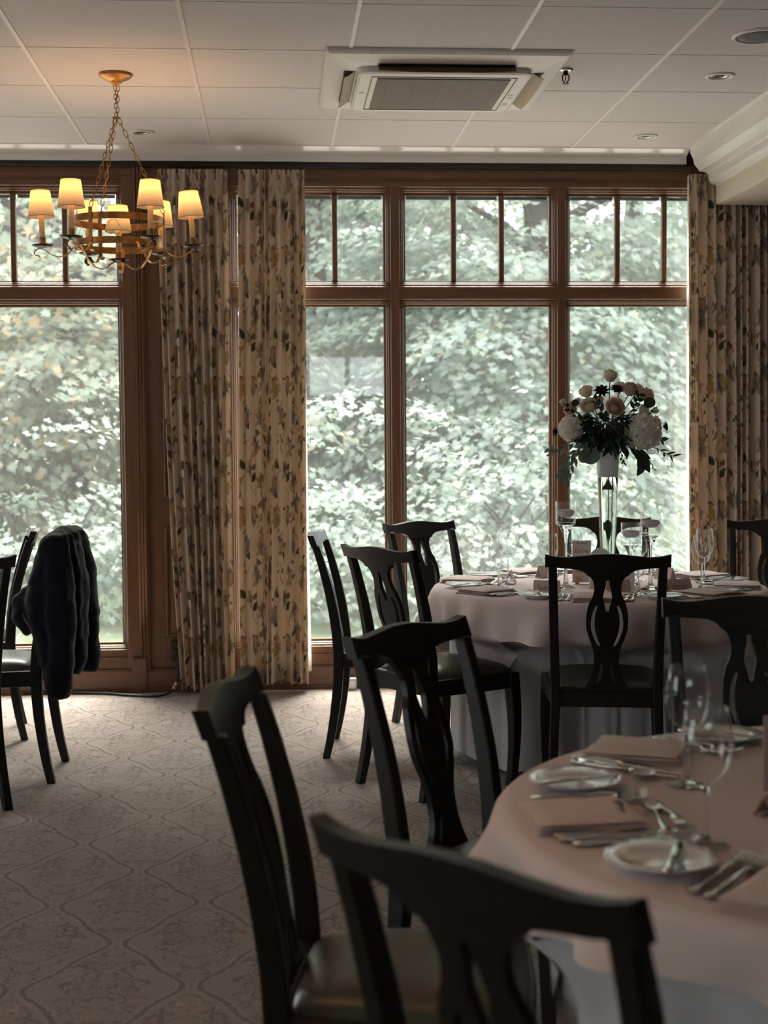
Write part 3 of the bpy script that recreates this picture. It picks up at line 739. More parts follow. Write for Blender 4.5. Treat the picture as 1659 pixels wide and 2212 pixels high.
def napkin_mesh(seed):
    rg = random.Random(seed); m = MB()
    for i, (z, dx, w_, l_) in enumerate(((.002, .0, .160, .178), (.0085, .004, .156, .172), (.015, .002, .154, .170))):
        P = []; n1, n2 = 12, 10
        for a in range(n1+1):
            row = []
            for c in range(n2+1):
                u, v = 2*a/n1-1, 2*c/n2-1; e = max(abs(u), abs(v))**14
                row.append((u*w_/2+dx+.002*math.sin(3*v+i), v*l_/2+.002*math.sin(2*u+i), z+.0050*(1-e)+.0012*math.sin(4*u+i+seed)*math.sin(3*v+seed)))
            P.append(row)
        Q = [[(x, y, z-.0016 if max(abs(2*a/n1-1), abs(2*c/n2-1)) > .99 else z-.002) for c, (x, y, zz) in enumerate(row)] for a, row in enumerate(P)]
        m.grid(P); m.grid(Q, flip=True)
    return m
NAPS = []
for s_ in (1, 2, 3):
    me = napkin_mesh(s_).mesh('napkin'); me.materials.append(NAPK); NAPS.append(me)
# name card: folded tent with a line of handwriting
def name_card(name, label, loc, rz, mt, group, seed, w_=.09, h_=.05):
    root = thing(name, label, 'card', loc, rz, group)
    obj('folded_card', MB().add([(-w_/2, -.022, 0), (w_/2, -.022, 0), (w_/2, 0, h_), (-w_/2, 0, h_), (-w_/2, .022, 0), (w_/2, .022, 0), (-w_/2, -.0208, 0), (w_/2, -.0208, 0), (w_/2, 0, h_-.0025), (-w_/2, 0, h_-.0025), (-w_/2, .0208, 0), (w_/2, .0208, 0)],
        [(0, 1, 2, 3), (3, 2, 5, 4), (7, 6, 9, 8), (8, 9, 10, 11), (0, 6, 7, 1), (4, 5, 11, 10), (0, 3, 9, 6), (3, 4, 10, 9), (1, 7, 8, 2), (2, 8, 11, 5)]), mt, root)
    rg = random.Random(seed); m = MB(); pts = []
    n_ = rg.randint(5, 8)
    for k in range(n_*6+1):
        t = k/(n_*6); ph = 2*PI*k/6
        u = -w_*.32+w_*.62*t+.0022*math.cos(ph); v = .018+.0052*math.sin(ph)*(1.9 if k//6 in (0, 4) else .8)+.004*t
        pts.append((u, v))
    f = lambda u, v: (u, -.022*(1-v/h_)-.0009, v)
    m.tube([f(*p) for p in pts], .00055, 4); m.tube([f(-w_*.3, .009), f(w_*.1, .011), f(w_*.34, .0095)], .0004, 4)
    obj('handwriting', m, INK, root)
    return root
# wine glass
def wine_glass(name, label, loc, group, h=.205, r=.0385, crest=None):
    root = thing(name, label, 'wine glass', loc, rnd.uniform(0, 6), group)
    root.rotation_euler = (0, 0, 0)
    b0 = h*.455
    out = [(.0035, b0-.004), (.010, b0+.001), (.022, b0+.010), (.032, b0+.024), (r-.002, b0+.040), (r, b0+.056), (r-.001, b0+.074), (r-.005, b0+.094), (r-.0085, h)]
    inn = [(q-.0009, z+.0006) for q, z in out][::-1]; inn[0] = (inn[0][0], h)
    if not hasattr(wine_glass, 'me'): wine_glass.me = {}
    key = (h, r)
    if key not in wine_glass.me:
        a = MB().lathe(out+inn[:-1]+[(0, b0+.003)], 40).mesh('bowl'); a.materials.append(CRYSTAL)
        c = MB().lathe([(0, .0), (.034, .0), (.0345, .001), (.030, .0024), (.015, .0045), (.0055, .009), (.0036, .02), (.0032, b0*.6), (.0036, b0-.006), (.006, b0), (0, b0+.003)], 32).mesh('stem'); c.materials.append(GLASS)
        wine_glass.me[key] = (a, c)
    a, c = wine_glass.me[key]
    link('bowl', a, None, root); link('stem', c, None, root)
    if crest is not None:
        m = MB()
        def pt(u, v):   # on the bowl surface
            z = b0+.060+v; rr = interp([q[1] for q in out], [q[0] for q in out], z)+.0004; a_ = crest+u/rr
            return (rr*math.cos(a_), rr*math.sin(a_), z)
        def blob(poly):
            n = len(poly); m.add([pt(*p) for p in poly], [tuple(range(n))])
        blob([(-.007, .006), (.007, .006), (.007, -.002), (.0045, -.007), (0, -.011), (-.0045, -.007), (-.007, -.002)])
        for k in (-1, 0, 1): blob([(k*.0045-.0018, .0075), (k*.0045+.0018, .0075), (k*.005, .0135)])
        for s in (-1, 1):
            blob([(s*.0078, .005), (s*.012, .009), (s*.0125, .002), (s*.009, -.003)]); blob([(s*.0075, -.005), (s*.0115, -.008), (s*.009, -.011), (s*.004, -.010)])
        blob([(-.011, -.0135), (.011, -.0135), (.009, -.0155), (-.009, -.0155)])
        ob = obj('etched_crest', m, ETCH, root); ob['label'] = 'white etched crest'
    return root
ETCH = mat('etched_glass', (.78, .80, .82), .8, var=.02)

# ------------------------------------------------------------ place settings
tz = TZ+.0035
def setting(tab, ang, place, tname, kn=12, plate=(-22, .105), full=True, drop=(), seed=1, naprot=0, card=True, capt=None, gl=True):
    cx, cy, rad = tab; first = {}
    def put(nm, me, lab, cat, grp, da, inset, turn=0, dz=0):
        a = R(ang+da); r = rad-inset
        o = link(nm, me, None, None, (cx+r*math.cos(a), cy+r*math.sin(a), tz+dz))
        o.rotation_euler = (0, 0, R(ang)+PI/2+R(turn)); tag(o, lab+' at the '+place, cat, grp+' on '+tname); return o
    if 'nap' not in drop: put('napkin', NAPS[seed % 3], 'folded blush linen napkin', 'napkin', 'folded napkins', 0, .105, naprot, -.001)
    if 'fork' not in drop:
        put('fork', FORK, 'outer steel fork', 'fork', 'forks', -13.5, .135); put('fork', FORK, 'inner steel fork', 'fork', 'forks', -10.6, .135)
    if 'knife' not in drop:
        put('knife', KNIFE, 'inner steel table knife', 'knife', 'table knives', kn-1.5, .145, 2); put('knife', KNIFE, 'outer steel table knife', 'knife', 'table knives', kn+1.0, .145, 0)
        put('soup_spoon', RSPOON, 'round steel soup spoon', 'spoon', 'soup spoons', kn+4, .140, -4)
    if 'dessert' not in drop:
        put('dessert_spoon', DSPOON, 'small steel spoon laid crosswise', 'spoon', 'dessert spoons', 2, .225, 84); put('dessert_fork', DFORK, 'small steel fork laid crosswise', 'fork', 'dessert forks', -1, .250, -88)
    if 'plate' not in drop:
        p = put('bread_plate', PLATE, 'white rimmed bread plate', 'plate', 'bread plates', plate[0], plate[1])
        k = put('butter_knife', BKNIFE, 'butter knife across the bread plate', 'knife', 'butter knives', plate[0]+1.2, plate[1]+.012, 20, .0125)
    if card:
        a = R(ang+2); r = rad-.29
        name_card('name_card', 'folded blush name card with handwriting at the '+place, (cx+r*math.cos(a), cy+r*math.sin(a), tz-.001), R(ang)+PI/2+R(6), CARD, 'name cards on '+tname, seed)
G1 = 'the window table'; G2 = 'the front table'
setting(T1, 256, 'place of the back-turned chair, window table', G1, seed=1, card=False)
setting(T1, 206, 'near-left place of the window table', G1, seed=2, naprot=12, card=False)
setting(T1, 160, 'far-left place of the window table', G1, seed=3, naprot=-10)
setting(T1, 113, 'back-left place of the window table', G1, seed=4)
setting(T1, 70, 'place behind the vase, window table', G1, seed=5, drop=('dessert',))
setting(T1, 25, 'back-right place of the window table', G1, seed=6, drop=('dessert',))
setting(T1, -20, 'right place of the window table', G1, seed=9, drop=('dessert',), card=False)
setting(T1, 305, 'near-right place of the window table', G1, seed=7, card=False)
setting(T2, 181, 'left place of the front table', G2, seed=2, card=False, naprot=4)
setting(T2, 130, 'far-left place of the front table', G2, seed=3, card=False, naprot=25, drop=('dessert',))
setting(T2, 229, 'near-left place of the front table', G2, seed=1, card=False, drop=('dessert',))
setting(T2, 82, 'far place of the front table', G2, seed=5, card=False, drop=('dessert',))
name_card('name_card', 'blush name card with handwriting, left of the chair back on the window table', (1.015, 5.445, tz), R(-18), CARD, 'name cards on the window table', 21, .10, .046)
name_card('name_card', 'rose-coloured name card with handwriting, right of the chair back on the window table', (1.515, 5.43, tz), R(14), CARDD, 'name cards on the window table', 22, .10, .045)
name_card('name_card', 'dark blush name card seen through the slot of the chair back', (1.295, 5.47, tz), R(2), CARDD, 'name cards on the window table', 23, .085, .042)
name_card('name_card', 'blush name card on the napkin at the left place of the front table', (.545, 2.215, tz+.0), R(80), CARD, 'name cards on the front table', 24, .10, .012)
GW = 'wine glasses on the window table'
for i, (x, y, cr_, lab, h) in enumerate([
    (.859, 5.629, None, 'clear stemmed wine glass, nearer of the pair left of the chair back', .205),
    (.940, 5.909, None, 'clear stemmed wine glass, farther of the pair left of the chair back', .215),
    (1.070, 5.704, None, 'clear wine glass half hidden by the upper left corner of the chair back', .205),
    (1.205, 5.880, R(-105), 'clear wine glass with etched crest behind the pink table card', .215),
    (1.468, 5.850, None, 'clear wine glass standing between the two right-hand candle holders', .205),
    (1.630, 5.518, None, 'clear wine glass right of the chair back, nearer of the crested pair', .205),
    (1.705, 5.735, R(-60), 'clear wine glass right of the chair back, farther of the crested pair', .215),
    (1.337, 5.330, None, 'clear wine glass whose stem shows through the chair back', .205)]):
    wine_glass('wine_glass', lab, (x, y, tz-.001), GW, h, .0385, cr_)
wine_glass('wine_glass', 'blurred clear wine glass nearest the viewer on the front table', (.618, 2.063, tz-.001), 'wine glasses on the front table')
wine_glass('wine_glass', 'blurred clear wine glass behind the nearest one on the front table', (.695, 2.431, tz-.001), 'wine glasses on the front table')

# ------------------------------------------------------------ chandelier
def chain(p0, p1, n, m, sag=0):
    p0, p1 = Vector(p0), Vector(p1); d = (p1-p0)/n; t = d.normalized(); up = Vector((0, 1, .2)) if abs(t.z) > .5 else Vector((0, 0, 1))
    a = (up-t*up.dot(t)).normalized(); b = t.cross(a)
    for k in range(n):
        c = p0+d*(k+.5)+Vector((0, 0, -sag*4*(k+.5)/n*(1-(k+.5)/n))); u = a if k % 2 else b; L = d.length*.62; w_ = .0062
        pts = [c+t*(L*math.copysign(abs(math.cos(q))**.5, math.cos(q)))+u*(w_*math.copysign(abs(math.sin(q))**.7, math.sin(q))) for q in np.linspace(0, 2*PI, 13)[:-1]]
        m.tube(pts, .0017, 5, closed=True)
def make_chandelier(label):
    t = thing('chandelier', label, 'chandelier', group='chandeliers')
    zc = CZ; Rr = .179; z1, z2 = 2.188, 2.092
    obj('canopy', MB().lathe([(0, zc), (.066, zc), (.068, zc-.004), (.060, zc-.013), (.045, zc-.022), (.028, zc-.028), (.022, zc-.030), (.022, zc-.035), (.016, zc-.038), (.013, zc-.046), (.006, zc-.05), (0, zc-.051)], 32), BRONZE, t, smooth=True)
    m = MB(); chain((-.004, 0, zc-.046), (0, 0, 2.602), 7, m); chain((.007, .003, zc-.046), (.004, 0, 2.602), 6, m); obj('main_chain', m, BRONZE, t, smooth=True)
    m = MB(); m.tube([(.014*math.cos(a), .014*math.sin(a), 2.60) for a in np.linspace(0, 2*PI, 17)[:-1]], .0028, 6, closed=True); obj('junction_ring', m, BRONZE, t, smooth=True)
    for k, a in enumerate((240, 0, 120)):
        ca, sa = math.cos(R(a)), math.sin(R(a)); m = MB()
        chain((.006*ca, .006*sa, 2.60), ((Rr+.002)*ca, (Rr+.002)*sa, 2.222), 15, m, 0); obj('chain', m, BRONZE, t, smooth=True)
        m = MB(); m.strap([((Rr+.004)*ca, (Rr+.004)*sa, z) for z in (2.070, 2.10, 2.15, 2.20, 2.222)], (-sa, ca, 0), .016, .004)
        m.strap([((Rr+q)*ca, (Rr+q)*sa, z) for q, z in ((.004, 2.072), (.001, 2.058), (-.012, 2.052), (-.024, 2.060))], (-sa, ca, 0), .016, .004)
        for z in (z1, z2): m.lathe([(.0, -.004), (.004, -.003), (.0045, .0), (0, .004)], 8, ((Rr+.007)*ca, (Rr+.007)*sa, z))
        obj('upright_strap', m, BRONZE, t)
    for z in (z1, z2):
        obj('hoop', MB().lathe([(Rr-.002, z-.0135), (Rr+.002, z-.0135), (Rr+.002, z+.0135), (Rr-.002, z+.0135), (Rr-.002, z-.0135)], 64), BRONZE, t, bevel=.0008, seg=1)
    for a0 in (270, 30, 150):
        pts = []
        for q in np.linspace(0, 2*PI, 65)[:-1]:
            rr = .020+.0095*abs(math.cos(1.5*(q-PI/2)))**.8 if True else 0
            u = rr*1.05*math.cos(q); v = rr*1.05*math.sin(q); an = R(a0)+u/Rr
            pts.append((Rr*math.cos(an), Rr*math.sin(an), 2.140+v))
        m = MB().tube(pts, .0012, 5, closed=True); obj('trefoil_wire', m, GOLD, t, smooth=True)
    def candle(cx, cy, zs, tilt=0, taz=0, idx=0):
        ca, sa = math.cos(taz), math.sin(taz)
        mt = Matrix.Translation((cx, cy, zs)) @ Matrix.Rotation(tilt, 4, Vector((-sa, ca, 0)))
        o = obj('drip_pan', MB().lathe([(0, -.004), (.02, -.003), (.036, .001), (.043, .006), (.0425, .008), (.034, .004), (.016, .001), (0, .0)], 28).xf(mt), IRON, t, smooth=True)
        obj('socket_cup', MB().lathe([(0, 0), (.0132, 0), (.0132, .036), (.0118, .038), (0, .038)], 18).xf(mt), BRONZE, t, smooth=False)
        obj('candle_sleeve', MB().lathe([(.0112, .036), (.0112, .125), (.0105, .127), (0, .127)], 18).xf(mt), SLEEVE, t, smooth=True)
        P = MB().lathe([(.0535, .118), (.0525, .119), (.0385, .222), (.0375, .223)], 36)
        s_ = obj('lamp_shade', P.xf(mt), SHADE, t, smooth=True)
        m = MB().tube([mt @ Vector((.0532*math.cos(q), .0532*math.sin(q), .119)) for q in np.linspace(0, 2*PI, 37)[:-1]], .0011, 4, closed=True)
        m.tube([mt @ Vector((.0382*math.cos(q), .0382*math.sin(q), .2225)) for q in np.linspace(0, 2*PI, 37)[:-1]], .0009, 4, closed=True)
        obj('shade_piping', m, SHADE, s_, smooth=True)
        obj('bulb', MB().lathe([(0, .127), (.006, .128), (.0085, .138), (.007, .150), (.003, .162), (0, .166)], 14).xf(mt), BULB, t, smooth=True)
        ld = LAMP; lo = bpy.data.objects.new('bulb_light', ld); C.objects.link(lo); lo.parent = t; lo.location = mt @ Vector((0, 0, .186))
    for k in range(6):
        a = R(60*k); ca, sa = math.cos(a), math.sin(a); rad = lambda q, z: (q*ca, q*sa, z)
        pts = [rad(q, z) for q, z in ((Rr-.004, 2.098), (Rr+.004, 2.080), (Rr+.02, 2.058), (Rr+.045, 2.045), (Rr+.075, 2.047), (Rr+.10, 2.062), (Rr+.118, 2.076), (Rr+.136, 2.079), (Rr+.152, 2.072), (Rr+.158, 2.060), (Rr+.150, 2.049), (Rr+.138, 2.050), (Rr+.134, 2.042))]
        sm = []
        for i in range(len(pts)-1):
            for q in (0, .33, .66): sm.append(Vector(pts[i]).lerp(Vector(pts[i+1]), q))
        sm.append(Vector(pts[-1]))
        sm = [sm[0]]+[(sm[i-1]+sm[i]*2+sm[i+1])/4 for i in range(1, len(sm)-1)]+[sm[-1]]
        obj('scroll_arm', MB().strap(sm, (-sa, ca, 0), .013, .0032), BRONZE, t, smooth=False, bevel=.0008, seg=1)
        candle(.302*ca, .302*sa, 2.086, R(5) if k == 0 else (R(1.5) if k == 3 else 0), a+PI if k == 0 else a, k)
    for a in (R(215), R(330), R(90)):
        ca, sa = math.cos(a), math.sin(a)
        pts = [Vector((q*ca, q*sa, z)) for q, z in ((Rr-.004, 2.10), (Rr-.012, 2.08), (Rr-.04, 2.03), (Rr-.07, 1.998), (Rr-.10, 1.99), (Rr-.125, 2.0), (.035, 2.016), (.018, 2.024), (0, 2.022))]
        sm = []
        for i in range(len(pts)-1):
            for q in (0, .33, .66): sm.append(pts[i].lerp(pts[i+1], q))
        obj('scroll_arm', MB().strap(sm, (-sa, ca, 0), .016, .0035), BRONZE, t, bevel=.0008, seg=1)
    candle(0, 0, 2.028)
    return t
LAMP = bpy.data.lights.new('bulb_light', 'POINT'); LAMP.energy = .58; LAMP.color = (1, .49, .19); LAMP.shadow_soft_size = .018
ch0 = make_chandelier('bronze hoop chandelier with seven lit linen shades hanging on chains'); ch0.location = (-.622, 6.034, 0)
c2 = copy_tree(ch0)
LAMP2 = LAMP.copy(); LAMP2.energy = 1.3
for o in c2.children:
    if o.type == 'LIGHT': o.data = LAMP2
c2.location = (-.622, 2.1, 0); tag(c2, 'second bronze chandelier hanging left of the viewer, outside the frame', 'chandelier', 'chandeliers')

# ------------------------------------------------------------ ceiling fittings
def rrect(x0, x1, y0, y1, r, n=5):
    out = []
    for cx, cy, a0 in ((x1-r, y1-r, 0), (x0+r, y1-r, 90), (x0+r, y0+r, 180), (x1-r, y0+r, 270)):
        for k in range(n+1):
            a = R(a0+90*k/n); out.append((cx+r*math.cos(a), cy+r*math.sin(a)))
    return out
ac = thing('air_conditioner', 'white ceiling cassette air conditioner with brown mesh grille and open louvers', 'air conditioner', (.677, 6.06, CZ))
hx, hy = .469, .478
def stack(levels):
    m = MB(); rows = [[(x, y, z) for x, y in o] for o, z in levels]; m.grid(rows, cv=True, flip=True); m.f.append(tuple(range(len(m.v)-len(rows[-1]), len(m.v)))); return m
obj('flange_panel', stack([(rrect(-hx, hx, -hy, hy, .006), 0), (rrect(-hx, hx, -hy, hy, .006), -.012), (rrect(-hx+.012, hx-.012, -hy+.012, hy-.012, .008), -.020), (rrect(-hx+.075, hx-.075, -hy+.075, hy-.075, .06), -.036), (rrect(-hx+.085, hx-.085, -hy+.085, hy-.085, .06), -.037)]), ACW, ac, smooth=False)
obj('grille_frame', stack([(rrect(-.34, .34, -.34, .34, .05), -.036), (rrect(-.34, .34, -.34, .34, .05), -.056), (rrect(-.33, .33, -.33, .33, .045), -.061), (rrect(-.285, .285, -.285, .285, .006), -.061)]), ACW, ac)
obj('filter_mesh', MB().box(-.262, .262, -.262, .262, -.0655, -.060), MESHG, ac)
m = MB()
for k in range(5): q = -.22+.44*k/4; m.box(q-.0010, q+.0010, -.262, .262, -.0665, -.0655)
for s in (-1, 1):
    m.box(s*.285-.0015, s*.285+.0015, -.285, .285, -.0635, -.0605); m.box(-.285, .285, s*.285-.0015, s*.285+.0015, -.0635, -.0605)
obj('grille_bar', m, MESHG, ac)
for k in range(4):
    rz = k*PI/2; mt = Matrix.Rotation(rz, 4, 'Z')
    obj('louver_slot', MB().box(-.27, .27, -.392, -.348, -.038, -.0365).xf(mt), BLACKP, ac)
    m = MB(); dz_ = .006 if k == 2 else .030
    P = [[(x, -.350-.044*q/6, -.0385-dz_*math.sin(q/6*1.1)+.006*(abs(x) > .255)) for q in range(7)] for x in (-.265, -.256, -.12, 0, .12, .256, .265)]
    m.grid(P); m.grid([[(x, y, z-.003) for x, y, z in row] for row in P], flip=True); obj('louver', m.xf(mt), ACV, ac, smooth=True)
for x, y0, y1 in ((.306, .16, .20), (.312, .05, .065), (.305, .0, .02), (-.312, -.02, .0)):
    obj('control_label', MB().box(x-.011, x+.011, y0, y1, -.0625, -.0608), GRAYP, ac)
for x in (-.30, .22): obj('panel_seam', MB().box(x, x+.002, -.474, -.44, -.024, -.0195), GRAYP, ac)
def downlight(x, y, lab):
    t = thing('downlight', lab, 'ceiling light', (x, y, CZ), 0, 'recessed downlights')
    obj('trim_ring', MB().lathe([(.060, .0), (.060, -.004), (.056, -.007), (.046, -.008), (.042, -.003), (.040, .003), (.060, .003)], 32), GRIDM, t, smooth=True)
    obj('gimbal', MB().lathe([(.041, -.002), (.038, -.004), (.026, -.003), (.023, .004), (.041, .004)], 28), CHROME, t, smooth=True)
    obj('lamp_lens', MB().lathe([(0, -.001), (.024, -.001), (.024, .003), (0, .003)], 20), BLACKP, t)
downlight(1.824, 5.948, 'round recessed downlight right of the air conditioner, nearer of the right pair')
downlight(1.829, 7.169, 'round recessed downlight near the white crown at the right, farther of the right pair')
downlight(-.618, 7.164, 'round recessed downlight behind the chandelier chain')
sp = thing('ceiling_speaker', 'round grey ceiling speaker at the upper right edge', 'speaker', (1.79, 5.345, CZ))
obj('bezel', MB().lathe([(.104, 0), (.104, -.004), (.098, -.008), (.088, -.008), (.086, -.003), (.104, .001)], 48), GRIDM, sp, smooth=True)
obj('grille', MB().lathe([(0, -.010), (.05, -.009), (.087, -.005), (.087, 0), (0, 0)], 40), SPEAKM, sp, smooth=True)
sk = thing('sprinkler_head', 'small metal fire sprinkler head beside the air conditioner', 'sprinkler', (1.174, 5.878, CZ))
obj('escutcheon', MB().lathe([(.031, 0), (.030, -.004), (.020, -.008), (.012, -.009), (0, -.009)], 28), CHROME, sk, smooth=True)
obj('nozzle', MB().lathe([(0, -.008), (.010, -.009), (.010, -.020), (.006, -.024), (0, -.024)], 14), IRON, sk)
m = MB()
for s in (-1, 1): m.tube([(s*.008, 0, -.018), (s*.0135, 0, -.026), (s*.0125, 0, -.042), (s*.003, 0, -.054)], .0028, 6)
obj('yoke', m, IRON, sk, smooth=True)
obj('bulb', MB().tube([(0, 0, -.024), (0, 0, -.046)], .0024, 8), INKR, sk, smooth=True)
obj('deflector', MB().lathe([(0, -.052), (.004, -.054), (.014, -.0555), (.014, -.057), (0, -.057)], 16), IRON, sk)

# ------------------------------------------------------------ centrepiece
VX, VY = 1.301, 5.68; z0 = TZ+.002
vs = thing('trumpet_vase', 'tall clear glass trumpet vase filled with water, white liner at its rim', 'vase', (VX, VY, 0))
vo = [(0, z0), (.046, z0), (.047, z0+.004), (.040, z0+.009), (.028, z0+.014), (.0265, z0+.03), (.0285, .85), (.033, .95), (.0375, 1.05), (.0425, 1.155), (.0465, 1.225), (.0500, 1.262)]
vi = [(q-.0022, z) for q, z in vo[5:]][::-1]
obj('glass_body', MB().lathe(vo+vi+[(0, z0+.03)], 48), CRYSTAL, vs, smooth=True)
obj('water', MB().lathe([(0, z0+.034), (.0238, z0+.034), (.0258, .85), (.0303, .95), (.0348, 1.05), (.0392, 1.148), (0, 1.148)], 48), WATER, vs, smooth=True)
obj('white_liner', MB().lathe([(0, 1.150), (.0394, 1.150), (.0415, 1.19), (.0436, 1.228), (.0440, 1.246), (.040, 1.2465), (0, 1.2455)], 40), translucent('frosted_liner', (.86, .88, .90), (.9, .93, .95), .45, .5), vs, smooth=True)
fa = thing('flower_arrangement', 'round bouquet of blush and ivory roses, white hydrangeas and dark dahlias on the vase', 'flowers', (VX, VY, 1.36))
ROSE = {'ivory': leafmat('ivory_petal', [(0, (.82, .75, .62)), (1, (.86, .80, .69))], .35), 'blush': leafmat('blush_petal', [(0, (.80, .58, .51)), (1, (.84, .64, .57))], .35), 'pink': leafmat('pink_petal', [(0, (.70, .46, .45)), (1, (.76, .52, .50))], .35)}
HYD = leafmat('hydrangea_petal', [(0, (.84, .80, .72)), (1, (.88, .85, .78))], .35); DAH = leafmat('burgundy_petal', [(0, (.022, .006, .010)), (1, (.06, .010, .016))], .1)
LF1 = leafmat('deep_leaf', [(0, (.018, .032, .020)), (1, (.040, .065, .038))], .2, .5); LF2 = leafmat('eucalyptus_leaf', [(0, (.10, .15, .12)), (1, (.17, .22, .17))], .25); STEM = mat('green_stem', (.07, .10, .045), .6)
def aim(d):
    return Vector((0, 0, 1)).rotation_difference(Vector(d).normalized()).to_matrix().to_4x4()
def petal(m, Rb, az, H, close, lip, half, seed):
    P = []
    for i in range(8):
        t = i/7; row = []
        base = math.sin(PI*(.10+(.40+.42*close)*t))**.85
        for j in range(7):
            s = j/3-1; wv = half*(.35+.65*math.sin(PI*min(1, .15+.62*t)))
            z = H*(t-.10*s*s*t-.05*abs(s)*t); rr = Rb*base+lip*Rb*max(0, t-.72)**1.5*3.2*(1-.3*s*s)
            z -= lip*H*.45*max(0, t-.8)**1.2*3
            a = az+wv*s; rr += .0006*math.sin(9*s+seed)
            row.append((rr*math.cos(a), rr*math.sin(a), z))
        P.append(row)
    m.grid(P)
def rose(pos, d, r, kind, opened=.5):
    m = MB(); rg = random.Random(int(abs(pos[0])*9999+pos[2]*777))
    for lay, (n, R_, H_, cl, lip, hf) in enumerate(((2, .22, 1.50, .75, 0, 2.0), (3, .38, 1.56, .62, .05, 1.35), (3, .54, 1.60, .50, .08, 1.2), (4, .72, 1.55, .38, .16, 1.0), (5, .88, 1.42, .26, .30*opened*2, .92), (5, .98, 1.12, .18, .42*opened*2, .82))):
        for k in range(n): petal(m, R_*r, 2*PI*k/n+lay*.9+rg.uniform(-.2, .2), H_*r*rg.uniform(.95, 1.05), cl, lip, hf, lay+k)
    m.lathe([(0, -.12*r), (.5*r, .0), (.72*r, .3*r), (.40*r, .8*r), (0, 1.0*r)], 14)
    m.xf(Matrix.Translation((0, 0, -.3*r)))
    m.xf(Matrix.Translation(pos) @ aim(d) @ Matrix.Translation((0, 0, -.5*r))); o = obj('rose', m, ROSE[kind], fa, smooth=True)
    s = MB(); s.tube([Vector(pos)-Vector(d).normalized()*.6*r, Vector(pos)*.55+Vector((0, 0, -.02)), (pos[0]*.15, pos[1]*.15, -.10)], .0022, 5)
    for k in range(5):
        a = 2*PI*k/5; s.add([Vector(p) for p in ((.3*r*math.cos(a-.4), .3*r*math.sin(a-.4), -.75*r), (.3*r*math.cos(a+.4), .3*r*math.sin(a+.4), -.75*r), (1.0*r*math.cos(a), 1.0*r*math.sin(a), -.35*r))], [(0, 1, 2)])
    n0 = len(s.v)-15
    mt = Matrix.Translation(pos) @ aim(d)
    for i in range(n0, len(s.v)): s.v[i] = tuple(mt @ Vector(s.v[i]))
    obj('stem', s, STEM, fa)
K = 1/558.0
def fp(px, py, dy=0): return ((px-1313)*K, dy, (912-py)*K)
for px, py, dy, r, kind, d in ((1318, 808, 0, .0285, 'ivory', (0, -.3, 1)), (1267, 842, .02, .0275, 'ivory', (-.5, -.3, .8)), (1361, 838, -.02, .030, 'pink', (.2, -.5, .8)), (1402, 850, .0, .0285, 'pink', (.7, -.2, .6)), (1386, 838, .05, .025, 'ivory', (.3, .3, .8)), (1318, 877, -.085, .034, 'blush', (0, -1, .35)), (1264, 874, -.06, .031, 'ivory', (-.35, -.8, .5)), (1229, 880, -.01, .027, 'blush', (-.8, -.4, .2)), (1346, 832, .05, .024, 'ivory', (.1, .3, .9)), (1291, 862, -.0, .022, 'blush', (-.2, -.2, .9)), (1390, 884, -.03, .023, 'ivory', (.6, -.3, .4)), (1424, 909, .02, .022, 'blush', (.9, -.1, .3))):
    rose(fp(px, py, dy), d, r, kind)
for px, py, r, d in ((1211, 867, .0155, (-.7, -.2, .6)), (1416, 885, .014, (.5, -.2, .7)), (1244, 862, .012, (-.3, -.3, .9)), (1262, 897, .011, (-.2, -.9, .3))):
    rose(fp(px, py, -.02), d, r, 'ivory', .2)
def dahlia(pos, d, r):
    m = MB()
    for lay in range(4):
        n = 9-lay
        for k in range(n):
            a = 2*PI*k/n+lay*.35; el = .25+.32*lay; L = r*(1-.13*lay); c, s = math.cos(a), math.sin(a)
            P = []
            for i in range(5):
                t = i/4; wv = r*.17*math.sin(PI*(.12+.85*t)); rr = L*t*math.cos(el)+.1*r; z = L*t*math.sin(el)+.05*r*math.sin(3*t)
                P.append([(rr*c-s*q*wv, rr*s+c*q*wv, z+abs(q)*wv*.5) for q in (-1, 0, 1)])
            m.grid(P)
    m.lathe([(0, -.2*r), (.3*r, 0), (.25*r, .3*r), (0, .45*r)], 10)
    m.xf(Matrix.Translation(pos) @ aim(d)); obj('dahlia', m, DAH, fa, smooth=True)
for px, py, dy, r, d in ((1297, 845, -.02, .033, (-.2, -.7, .6)), (1331, 842, -.01, .032, (.1, -.5, .8)), (1438, 921, .0, .026, (.9, -.3, .1)), (1200, 930, .0, .022, (-.9, -.3, 0)), (1293, 940, -.085, .03, (-.1, -1, -.1))):
    dahlia(fp(px, py, dy), d, r)
def hydrangea(pos, r, seed, sx=1):
    rg = random.Random(seed); m = MB(); N = 150
    for k in range(N):
        z = 1-2*(k+.5)/N; a = k*2.39996; q = math.sqrt(1-z*z); nrm = Vector((q*math.cos(a), q*math.sin(a), z)); p = Vector((nrm.x*r*sx, nrm.y*r, nrm.z*r))*rg.uniform(.88, 1.06)
        mt = Matrix.Translation(p) @ aim(nrm+Vector((rg.uniform(-.4, .4), rg.uniform(-.4, .4), rg.uniform(-.4, .4)))) @ Matrix.Rotation(rg.uniform(0, 6), 4, 'Z'); s = r*rg.uniform(.19, .27)
        for j in range(4):
            b = PI/2*j; c, sn = math.cos(b), math.sin(b); f = lambda u, v, w_: mt @ Vector(((u*c-v*sn)*s, (u*sn+v*c)*s, w_*s))
            m.add([f(0, 0, 0), f(.45, -.48, .10), f(1.0, -.30, .26), f(1.0, .30, .22), f(.45, .48, .10)], [(0, 1, 2, 3, 4)])
    m.lathe([(0, -.8*r), (.6*r, -.5*r), (.8*r, 0), (.6*r, .5*r), (0, .8*r)], 12)
    m.xf(Matrix.Translation(pos)); obj('hydrangea', m, HYD, fa)
